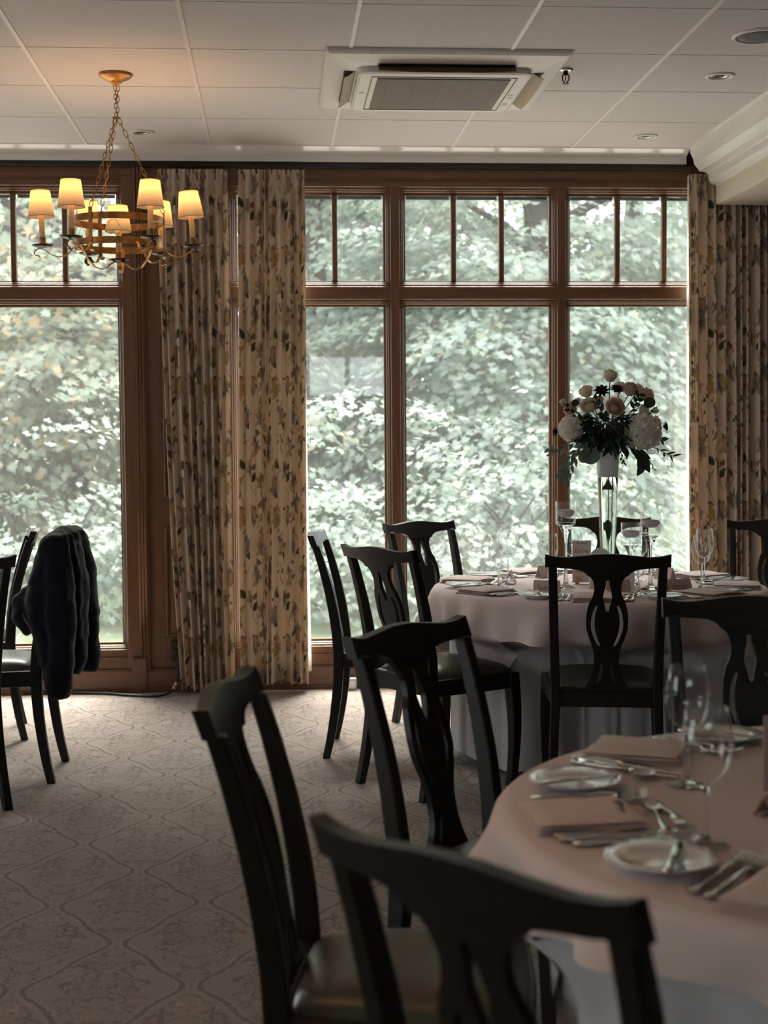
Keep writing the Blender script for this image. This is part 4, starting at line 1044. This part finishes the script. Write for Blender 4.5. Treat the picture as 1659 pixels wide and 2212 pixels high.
hydrangea(fp(1383, 931, -.05), .066, 1, 1.03); hydrangea(fp(1228, 923, -.02), .046, 2)
def blade(m, p, d, up, L, wd, bend=.2, n=6):
    d = Vector(d).normalized(); s = d.cross(Vector(up)); s = s.normalized() if s.length > 1e-6 else Vector((1, 0, 0)); u = s.cross(d); P = []
    for i in range(n+1):
        t = i/n; wv = wd*math.sin(PI*min(.98, .06+.94*t)**.8); c = Vector(p)+d*L*t-u*bend*L*t*t
        P.append([c-s*wv+u*wv*.25, c, c+s*wv+u*wv*.25])
    m.grid(P)
rg = random.Random(11); m = MB()
for k in range(430):
    a, b = rg.uniform(0, 2*PI), rg.uniform(-.95, .75); q = math.sqrt(1-b*b); p = Vector((q*math.cos(a)*.125, q*math.sin(a)*.10, b*.085-.03))*rg.uniform(.45, 1.0)
    d = p+Vector((rg.uniform(-.06, .06), rg.uniform(-.06, .06), rg.uniform(-.06, .03))); blade(m, p, d, (rg.uniform(-1, 1), rg.uniform(-1, 1), 1), rg.uniform(.028, .055), rg.uniform(.006, .012), rg.uniform(0, .5), 4)
stuff(obj('dark_foliage', m, LF1, fa, smooth=True))
def spray(name, pts, n, L, wd, mt_, drop=.5, seeds=False):
    m = MB(); pts = [Vector(p) for p in pts]; m.tube(pts, .0013, 4)
    for k in range(n):
        t = (k+.6)/n*(len(pts)-1); i = min(len(pts)-2, int(t)); p = pts[i].lerp(pts[i+1], t-i); tg = (pts[i+1]-pts[i]).normalized(); sd = 1 if k % 2 else -1
        sv = tg.cross(Vector((0, 1, .3))).normalized(); blade(m, p, tg*.8+sv*sd*.75+Vector((0, rg.uniform(-.4, .3), -drop*.4)), (0, -1, .4), L*rg.uniform(.75, 1.15), wd*rg.uniform(.8, 1.15), rg.uniform(.1, .4), 5)
        if seeds:
            for q in range(4):
                e = p+sv*sd*.008*q+Vector((rg.uniform(-.006, .006), rg.uniform(-.006, .006), -.006*q)); m.lathe([(0, -.002), (.0018, 0), (0, .002)], 5, e)
    obj(name, m, mt_, fa, smooth=True)
spray('eucalyptus_spray', [fp(1275, 950, -.03), fp(1240, 968, -.06), fp(1212, 995, -.07), fp(1200, 1030, -.06)], 12, .042, .0085, LF2, .8, True)
spray('eucalyptus_spray', [fp(1270, 955, .0), fp(1238, 985, -.03), fp(1225, 1012, -.03), fp(1218, 1036, -.03)], 10, .036, .0075, LF2, .8, True)
spray('eucalyptus_spray', [fp(1255, 948, .02), fp(1222, 962, .0), fp(1198, 975, .0), fp(1184, 967, 0)], 8, .036, .008, LF2, .4)
spray('olive_spray', [fp(1385, 960, -.02), fp(1420, 968, -.02), fp(1440, 980, -.02), fp(1458, 986, -.02)], 8, .034, .0045, LF1, .3)
spray('olive_spray', [fp(1400, 948, .02), fp(1428, 950, .02), fp(1440, 952, .02)], 6, .03, .006, LF1, .2)
spray('leafy_sprig', [fp(1370, 968, -.04), fp(1382, 985, -.06), fp(1384, 1005, -.06)], 9, .045, .014, LF1, .8)
spray('seed_sprig', [fp(1395, 985, -.03), fp(1405, 1000, -.03), fp(1412, 1014, -.03)], 6, .012, .002, LF2, .6, True)
spray('seed_sprig', [fp(1335, 968, -.05), fp(1337, 990, -.055), fp(1341, 1000, -.055)], 6, .016, .004, LF1, .6, True)
spray('leafy_sprig', [fp(1300, 905, -.08), fp(1285, 880, -.07), fp(1275, 862, -.06)], 7, .036, .009, LF1, .0)
spray('leafy_sprig', [fp(1355, 890, -.07), fp(1368, 868, -.05), fp(1378, 852, -.04)], 7, .036, .009, LF1, .0)
spray('leafy_sprig', [fp(1250, 905, -.04), fp(1228, 888, -.04), fp(1212, 868, -.03)], 6, .026, .007, LF1, .0)
spray('leafy_sprig', [fp(1395, 888, -.02), fp(1408, 888, -.02), fp(1414, 886, -.02)], 4, .02, .005, LF1, .0)
for px, py, dy, r, mm in ((1398, 868, -.05, .0235, LF1), (1268, 983, -.06, .036, LF2), (1235, 868, -.05, .015, LF1), (1255, 985, -.05, .026, LF2)):
    m = MB(); cp = Vector(fp(px, py, dy)); P = [[cp+Vector((r*q*math.cos(a), -.004*q*q*math.cos(2*a), r*.92*q*math.sin(a))) for a in np.linspace(0, 2*PI, 17)[:-1]] for q in (.01, .4, .75, 1)]
    m.grid(P, cv=True); m.tube([cp, cp*.6+Vector((0, 0, .0))], .0012, 4); obj('round_leaf', m, mm, fa, smooth=True)
m = MB().tube([(.0, -.004, -.45), (.002, -.002, -.34), (.001, 0, -.12)], [.0015, .0015, .0015], 6); blade(m, (0, -.004, -.385), (.05, 0, -1), (0, -1, 0), .085, .009, .05)
obj('submerged_stem', m, LF1, fa, smooth=True)

LILAC = translucent('lilac_wax', (.84, .77, .82), (.92, .85, .90), .55, .4)
def candle_holder(x, y, H, lab):
    t = thing('candle_holder', lab+', stemmed clear glass candle holder', 'candle holder', (x, y, tz-.001), 0, 'stemmed candle holders'); r = .0392; cb = H-.088
    out = [(.010, cb-.014), (.022, cb-.004), (.034, cb-.001), (r-.001, cb+.003), (r, cb+.008), (r, H)]; inn = [(r-.0018, H), (r-.0018, cb+.010), (r-.006, cb+.006), (0, cb+.005)]
    obj('glass_cup', MB().lathe(out+inn, 40), CRYSTAL, t, smooth=True)
    obj('glass_stem', MB().lathe([(0, 0), (.037, 0), (.038, .002), (.026, .007), (.012, .014), (.0085, .024), (.0075, .06), (.0062, H*.45), (.0065, cb-.075), (.0085, cb-.055), (.013, cb-.035), (.021, cb-.014), (.030, cb-.004), (0, cb-.0025)], 36), GLASS, t, smooth=True)
    obj('water', MB().lathe([(0, cb+.006), (r-.007, cb+.0075), (r-.003, cb+.012), (r-.0026, cb+.043), (0, cb+.043)], 36), WATERC, t, smooth=False)
    c = thing('floating_candle', 'lilac floating candle in the '+lab+' glass holder', 'candle', (x, y, tz+cb+.026), 0, 'floating candles')
    obj('wax_disc', MB().lathe([(0, 0), (.020, .002), (.030, .009), (.0345, .019), (.0345, .024), (.031, .028), (.015, .031), (0, .0315)], 36), LILAC, c, smooth=True)
    obj('wick', MB().tube([(0, 0, .030), (.001, 0, .042)], .0009, 5), INK, c)
candle_holder(1.119, 5.609, .335, 'tallest left-hand'); candle_holder(1.429, 5.513, .297, 'right-hand'); candle_holder(1.398, 5.70, .245, 'shortest, beside the vase,')
# table card on a gilt stand, arched white cards
def script(m, word, f, w_, h_, rad=.0007):
    G = {'l': [(0, 0), (.3, .5), (.45, 1.6), (.3, 1.9), (.15, 1.5), (.2, .3), (.45, 0), (.7, .25)], 'o': [(0, .25), (.15, .8), (.45, .9), (.65, .5), (.5, .05), (.2, .05), (.1, .45), (.4, .85), (.8, .8)], 'v': [(0, .8), (.2, .7), (.35, .05), (.6, .6), (.65, .85), (.95, .8)], 'e': [(0, .35), (.35, .5), (.45, .8), (.25, .9), (.1, .45), (.3, .03), (.8, .3)],
         't': [(0, .2), (.3, 1.4), (.2, .3), (.4, 0), (.7, .3)], 'a': [(.5, .8), (.2, .85), (.05, .4), (.25, .03), (.5, .5), (.52, .85), (.5, .15), (.8, .2)], 'b': [(0, .2), (.3, 1.5), (.15, 1.5), (.12, .2), (.35, 0), (.55, .4), (.3, .7), (.7, .6)]}
    x = 0; pts = []
    for c in word:
        for u, v in G[c]: pts.append((x+u, v))
        x += .8
    q = [f(u/x*w_, v*h_) for u, v in pts]; m.tube(q, rad, 4)
tcard = thing('table_card', 'upright blush table card with script writing on a gilt block behind the chair back', 'card', (1.214, 5.760, tz-.001), R(-6), None)
obj('card_sheet', MB().box(-.037, .037, -.0006, .0006, .004, .172), CARD, tcard)
m = MB(); script(m, 'love', lambda u, v: (-.028+u, -.0014, .122+v), .056, .011, .0008); script(m, 'table', lambda u, v: (-.024+u, -.0014, .045+v), .048, .009, .0007)
for q in range(9): m.box(-.022+q*.005, -.0185+q*.005, -.0011, -.0006, .158, .161)
obj('script_writing', m, INK, tcard)
obj('gilt_stand', MB().box(-.026, -.010, -.012, .010, 0, .027), GOLD, tcard, bevel=.001)
aw = thing('arched_card', 'white arch-topped card standing against the vase foot', 'card', (1.252, 5.60, tz-.001), R(4))
m = MB(); o_ = [(-.042, 0), (.042, 0)]+[(.042*math.cos(a), .112+.042*math.sin(a)) for a in np.linspace(0, PI, 19)]; n = len(o_)
m.add([(x, -.003, z) for x, z in o_]+[(x, .003, z) for x, z in o_], [tuple(range(n)), tuple(range(n, 2*n))[::-1]]+[(k, n+k, n+(k+1) % n, (k+1) % n) for k in range(n)])
obj('card_sheet', m, WHITEC, aw); obj('easel_foot', MB().add([(-.02, .003, 0), (.02, .003, 0), (.02, .05, 0), (-.02, .05, 0), (-.02, .003, .07), (.02, .003, .07)], [(0, 1, 2, 3), (0, 4, 5, 1), (3, 2, 5, 4), (0, 3, 4), (1, 5, 2)]), WHITEC, aw)
wc = thing('favour_card', 'small white rounded card standing right of the vase, seen past the chair splat', 'card', (1.365, 5.60, tz-.001), R(-8))
m = MB(); o_ = [(-.022, 0), (.022, 0)]+[(.022-.008+.008*math.cos(a), .064+.008*math.sin(a)) for a in np.linspace(0, PI/2, 6)]+[(-.022+.008-.008*math.sin(a), .064+.008*math.cos(a)) for a in np.linspace(0, PI/2, 6)]; n = len(o_)
m.add([(x, -.012, z) for x, z in o_]+[(x, .012, z) for x, z in o_], [tuple(range(n)), tuple(range(n, 2*n))[::-1]]+[(k, n+k, n+(k+1) % n, (k+1) % n) for k in range(n)])
obj('card_sheet', m, WHITEC, wc)
t2 = thing('table_card', 'upright blush table card at the right edge of the front table', 'card', (.838, 2.375, tz-.001), R(20))
obj('card_sheet', MB().box(-.036, .036, -.0006, .0006, .003, .13), CARD, t2); obj('gilt_stand', MB().box(-.012, .012, -.011, .011, 0, .022), GOLD, t2, bevel=.001)
name_card('name_card', 'rose-edged name card in front of the upright card on the front table', (.79, 2.235, tz-.001), R(35), CARDD, 'name cards on the front table', 31, .09, .035)

# ------------------------------------------------------------ jacket over the chair back
jk = thing('jacket', 'dark navy zip jacket slung over the chair back by the left window', 'jacket', (-.84, 5.80, .35))
m = MB(); off = Vector(jk.location)
def lump(path, rad, n=14): m.tube([Vector(p)-off for p in path], rad, n)
lump([(-.872, 5.585, .87), (-.852, 5.62, .905), (-.826, 5.80, .920), (-.805, 5.95, .918), (-.795, 6.04, .895)], [.030, .050, .055, .050, .035])
lump([(-.835, 5.62, .915), (-.826, 5.62, .80), (-.822, 5.615, .68), (-.822, 5.615, .55), (-.826, 5.615, .45), (-.832, 5.615, .345), (-.832, 5.615, .325)], [.050, .060, .062, .060, .056, .048, .030])
lump([(-.862, 5.63, .90), (-.878, 5.64, .80), (-.898, 5.645, .69), (-.885, 5.635, .60), (-.862, 5.63, .50), (-.848, 5.62, .40)], [.040, .058, .062, .052, .048, .04])
lump([(-.855, 5.72, .90), (-.895, 5.70, .78), (-.912, 5.69, .68), (-.895, 5.67, .58)], [.04, .055, .055, .03])
lump([(-.80, 5.74, .915), (-.785, 5.75, .78), (-.785, 5.75, .60), (-.79, 5.74, .46), (-.795, 5.73, .40)], [.045, .058, .056, .05, .03])
lump([(-.79, 5.86, .915), (-.765, 5.87, .80), (-.754, 5.88, .62), (-.754, 5.88, .47), (-.746, 5.88, .40), (-.746, 5.88, .388)], [.048, .052, .050, .048, .042, .026])
lump([(-.945, 5.70, .74), (-.966, 5.69, .69), (-.966, 5.68, .63), (-.935, 5.67, .575)], [.03, .048, .050, .028])
lump([(-.875, 5.60, .905), (-.84, 5.60, .932), (-.81, 5.66, .935)], [.022, .028, .022])
for k_ in range(4): lump([(-.800+.012*k_, 5.60+.085*k_, .955), (-.778+.013*k_, 5.61+.085*k_, .80), (-.772+.012*k_, 5.61+.085*k_, .55)], [.012, .016, .010], 8)
o = obj('jacket_body', m, NAVY, jk, smooth=True)
r = o.modifiers.new('r', 'REMESH'); r.mode = 'VOXEL'; r.voxel_size = .008; r.use_smooth_shade = True
s = o.modifiers.new('s', 'SMOOTH'); s.iterations = 7; s.factor = .5
tx = bpy.data.textures.new('folds', 'CLOUDS'); tx.noise_scale = .06; tx.noise_depth = 1
dm = o.modifiers.new('d', 'DISPLACE'); dm.texture = tx; dm.strength = .016; dm.mid_level = .5
m = MB().tube([Vector(p)-off for p in ((-.953, 5.575, .66), (-.942, 5.56, .635), (-.918, 5.555, .60), (-.908, 5.555, .55), (-.900, 5.56, .505), (-.893, 5.565, .482))], .0032, 6); obj('zip_teeth', m, ZIP, jk, smooth=True)
m = MB().box(-.004, .004, -.002, .002, -.03, 0).xf(Matrix.Translation(Vector((-.897, 5.56, .495))-off)); obj('zip_pull', m, ZIP, jk)

# ------------------------------------------------------------ cord, outlet, wall box
cb_ = thing('power_cord', 'black cord trailing along the baseboard up behind the floral curtain', 'cord', (-.6, 7.45, 0))
pts = [(-1.30, 7.575, .008), (-1.12, 7.575, .008), (-.899, 7.54, .008), (-.78, 7.48, .008), (-.70, 7.446, .008), (-.64, 7.43, .008), (-.596, 7.428, .010), (-.56, 7.44, .016), (-.533, 7.465, .034), (-.516, 7.50, .07), (-.508, 7.53, .13), (-.512, 7.56, .18), (-.524, 7.585, .205)]
sm = []
for i in range(len(pts)-1):
    p = [Vector(pts[max(0, min(len(pts)-1, i+k))]) for k in (-1, 0, 1, 2)]
    for q in np.linspace(0, 1, 6)[:-1]:
        sm.append(.5*((2*p[1])+(-p[0]+p[2])*q+(2*p[0]-5*p[1]+4*p[2]-p[3])*q*q+(-p[0]+3*p[1]-3*p[2]+p[3])*q**3))
oo = Vector(cb_.location)
obj('cord_sheath', MB().tube([p-oo for p in sm], .0068, 8), BLACKP, cb_, smooth=True)
a, b_ = sm[40]-oo, sm[44]-oo
obj('tape_band', MB().tube([a, (a+b_)/2, b_], .0078, 10), mat('striped_tape', (.62, .55, .52), .5), cb_, smooth=True)
obj('tape_band', MB().tube([a.lerp(b_, .3), a.lerp(b_, .6)], .0082, 10), INKR, cb_, smooth=True)
ol = thing('wall_outlet', 'black wall outlet on the wood pier beside the curtain hem', 'outlet', (-.530, 7.630, .208))
obj('outlet_plate', MB().box(-.020, .028, -.036, .0, -.052, .052), BLACKP, ol, bevel=.003)
obj('plug', MB().box(-.006, .016, -.058, -.034, -.02, .012), BLACKP, ol, bevel=.003)
hb = thing('floor_box', 'small pale grey box at the wall base between chair legs', 'box', (.372, 7.555, 0))
obj('casing', MB().box(-.035, .035, -.03, .03, 0, .06), GRAYP, hb, bevel=.004); obj('socket_face', MB().box(-.028, .028, -.0325, -.029, .012, .05), WHITEC, hb, bevel=.001)

# ------------------------------------------------------------ garden beyond the glass
GRASS = mat('lawn_grass', (.12, .14, .085), .95, var=.25, scale=3, spec=.1)
lawn = struct(obj('ground', MB().box(-140, 140, 7.85, 190, -.50, -.35), GRASS)); lawn.name = 'ground_lawn'
struct(obj('ground_bounce_slab', MB().box(-12, 12, 7.85, 11.4, -.36, -.31), mat('pale_bounce_slab', (.50, .47, .43), .9, var=.12, scale=6)))  # unseen pale slab, added to bounce sunlight through the windows onto the ceiling
BARK = mat('grey_bark', (.06, .052, .047), .95, var=.3, scale=5, stretch=(3, 3, 1), bump=.5)
GREEN = leafmat('maple_leaf', [(0, (.26, .315, .28)), (.5, (.33, .39, .345)), (.92, (.39, .44, .37)), (1, (.47, .44, .30))], .34)
AUTUMN = leafmat('turning_maple_leaf', [(0, (.28, .325, .265)), (.55, (.38, .415, .335)), (.85, (.46, .43, .32)), (1, (.56, .37, .22))], .34)
SHRUB = leafmat('shrub_leaf', [(0, (.20, .25, .21)), (1, (.29, .345, .29))], .25)
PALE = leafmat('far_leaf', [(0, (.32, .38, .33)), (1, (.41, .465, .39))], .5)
STAR = np.array([(0, 0), (.42, -.16), (.30, .16), (.62, .30), (.30, .45), (.26, .72), (.10, .66), (0, 1.02), (-.10, .66), (-.26, .72), (-.30, .45), (-.62, .30), (-.30, .16), (-.42, -.16)])*np.array([.95, 1])
def foliage(name, parent, mt_, cen, rad, nspray, per, leaf, seed, zmin=-.2, shell=.5, star=True, spr=.62):
    rs = np.random.RandomState(seed); d = rs.normal(size=(nspray, 3)); d /= np.linalg.norm(d, axis=1)[:, None]
    q = d*(rs.uniform(shell**3, 1, nspray)**(1/3))[:, None]
    nc = max(6, nspray//11); cq = rs.normal(size=(nc, 3)); cq /= np.linalg.norm(cq, axis=1)[:, None]; cq *= (rs.uniform(.35, 1, nc)**(1/3))[:, None]
    pick = rs.randint(0, nc, nspray); rel = rs.normal(size=(nspray, 3)); q = cq[pick]+rel*(.55/np.array(rad)); d = cq[pick]*1.2+rel*.5; d /= np.linalg.norm(d, axis=1)[:, None]
    P = np.array(cen)+q*np.array(rad); ok = P[:, 2] > zmin; P, d = P[ok], d[ok]; n = len(P)
    out = d*np.array([1, 1, .35]); out[:, 2] -= .25; out /= np.linalg.norm(out, axis=1)[:, None]
    side = np.cross(out, [0, 0, 1.]); side /= np.linalg.norm(side, axis=1)[:, None]+1e-9
    k = n*per; u = rs.uniform(-1, 1, k); v = rs.uniform(-.35, 1, k); rep = np.repeat(np.arange(n), per)
    c = P[rep]+side[rep]*(u*spr)[:, None]+out[rep]*(v*spr)[:, None]; c[:, 2] -= .30*np.abs(u)*spr+.25*spr*np.maximum(v, 0)**2; c += rs.normal(size=(k, 3))*.045
    dirv = out[rep]*.8+side[rep]*(u*.7)[:, None]+rs.normal(size=(k, 3))*.28; dirv[:, 2] -= .55; dirv /= np.linalg.norm(dirv, axis=1)[:, None]
    nr = rs.normal(size=(k, 3))*.32+np.array([0, 0, .8])+d[rep]*.6; xa = np.cross(dirv, nr); xa /= np.linalg.norm(xa, axis=1)[:, None]+1e-9
    sh = STAR if star else STAR[[0, 1, 3, 7, 11, 13]]; L = leaf*rs.uniform(.7, 1.2, k)
    V = c[:, None, :]+L[:, None, None]*(sh[None, :, 0, None]*xa[:, None, :]+sh[None, :, 1, None]*dirv[:, None, :])
    nn = len(sh); me = bpy.data.meshes.new(name); me.vertices.add(k*nn); me.vertices.foreach_set('co', V.astype(np.float32).ravel()); me.loops.add(k*nn); me.loops.foreach_set('vertex_index', np.arange(k*nn, dtype=np.int32))
    me.polygons.add(k); me.polygons.foreach_set('loop_start', np.arange(0, k*nn, nn, dtype=np.int32)); me.update(calc_edges=True); me.materials.append(mt_)
    o = link(name, me, None, parent); return stuff(o)
def tree(label, x, y, trunk, blobs, mt_, leaf=.15, seed=1, star=True, name='maple_tree', lean=0, per=66):
    if name == 'maple_tree':
        q_ = 1.35; x, y, trunk, lean = x*q_, y*q_, (trunk[0]*q_, trunk[1]*q_), lean*q_
        blobs = [((c[0]*q_, c[1]*q_, (c[2]-1.325)*q_+1.325), tuple(r*q_ for r in rd), n) for c, rd, n in blobs]
    t = thing(name, label, 'tree', (x, y, -.35)); rg_ = random.Random(seed)
    H, r = trunk; pth = [(lean*z/H+.05*math.sin(z), .05*math.cos(z*1.3), z) for z in np.linspace(0, H, 9)]
    obj('trunk', MB().tube(pth, [r*(1.25 if k == 0 else 1)*(1-.55*k/8) for k in range(9)], 12), BARK, t, smooth=True)
    m = MB()
    for k in range(9):
        z = H*rg_.uniform(.3, .95); a = rg_.uniform(0, 7); L = rg_.uniform(1.2, 2.6); b = (lean*z/H, 0, z)
        m.tube([b, (b[0]+math.cos(a)*L*.5, math.sin(a)*L*.5, z+L*.28), (b[0]+math.cos(a)*L, math.sin(a)*L, z+L*.42)], [r*.38, r*.25, r*.08], 7)
    obj('branch', m, BARK, t, smooth=True)
    for i, (c, rd, n) in enumerate(blobs): foliage('foliage', t, mt_, (c[0]-x, c[1]-y, c[2]+.35), rd, n, per, leaf, seed*10+i, zmin=-.1, star=star)
    return t
tree('maple with yellowing leaves and grey trunk outside the left window', -2.1, 15.5, (7, .19), [((-3.4, 15.0, 4.6), (3.4, 2.4, 4.4), 520), ((-2.6, 14.4, 1.5), (2.6, 1.6, 1.7), 330)], AUTUMN, .118, 1)
tree('maple with a leaning dark trunk seen beside the floral curtain pair', .75, 17.0, (7, .16), [((.4, 17.2, 5.6), (3.0, 2.2, 3.6), 380), ((1.0, 16.9, 1.4), (1.5, 1.2, 1.5), 150)], GREEN, .118, 2, lean=-.5)
tree('broad green maple filling the middle window pane down to the table', 3.0, 16.5, (7, .2), [((2.9, 15.8, 4.9), (2.9, 2.2, 4.0), 520), ((2.4, 14.8, 1.6), (1.9, 1.5, 1.8), 330)], GREEN, .118, 3)
tree('green maple whose ragged edge meets the bright sky at the right', 5.2, 21, (8, .2), [((4.6, 20.5, 7.2), (2.9, 2.4, 4.4), 330)], GREEN, .12, 4)
for i, (x, y, rx, rz, lab) in enumerate(((-2.15, 13.4, 1.0, .62, 'low leafy shrub at the lawn edge outside the left window'), (.42, 13.7, .75, .62, 'low leafy shrub outside, just right of the curtain pair'), (1.75, 13.5, .85, .60, 'low leafy shrub behind the chair facing us, outside the middle pane'), (2.75, 14.4, .5, .40, 'low leafy shrub outside, behind the wine glasses'))):
    t = thing('garden_shrub', lab, 'shrub', (x, y, -.35)); m = MB()
    for k in range(7): a = k*.9; m.tube([(0, 0, 0), (.3*math.cos(a), .3*math.sin(a), .5), (.9*math.cos(a), .6*math.sin(a), 1.1)], [.03, .02, .01], 5)
    obj('stems', m, BARK, t); foliage('foliage', t, SHRUB, (0, 0, rz*.8), (rx, .7, rz), 120, 44, .075, 70+i, zmin=.02, star=True, spr=.4)
for i, (x, y, lab, rx, rz, cz) in enumerate(((-9.5, 36, 'far green tree behind the yellowing maple, leftmost', 5.0, 7.4, 6.0), (-2.6, 38, 'far green tree behind the floral curtain pair', 5.0, 7.8, 6.2), (4.2, 37, 'far green tree filling gaps behind the middle pane', 4.4, 8.0, 6.5))):
    tree(lab, x, y, (6, .22), [((x, y, cz), (rx, 2.4, rz), 260)], PALE, .22, 20+i, False, 'far_tree', 0, 56)
for i, (x, y, rx, rz, lab) in enumerate(((11.5, 48, 2.6, 2.2, 'small distant tree on the lawn just right of the vase'), (15.0, 58, 3.2, 2.4, 'distant tree on the lawn nearest the right-hand curtain'), (8.0, 52, 3.0, 2.6, 'distant tree on the lawn behind the bouquet'), (18.5, 75, 5, 3.0, 'most distant pale tree on the horizon at the right'))):
    tree(lab, x, y, (2.5, .2), [((x, y, rz*.95), (rx, 2.2, rz), 150)], PALE, .24, 40+i, False, 'distant_tree', 0, 44)
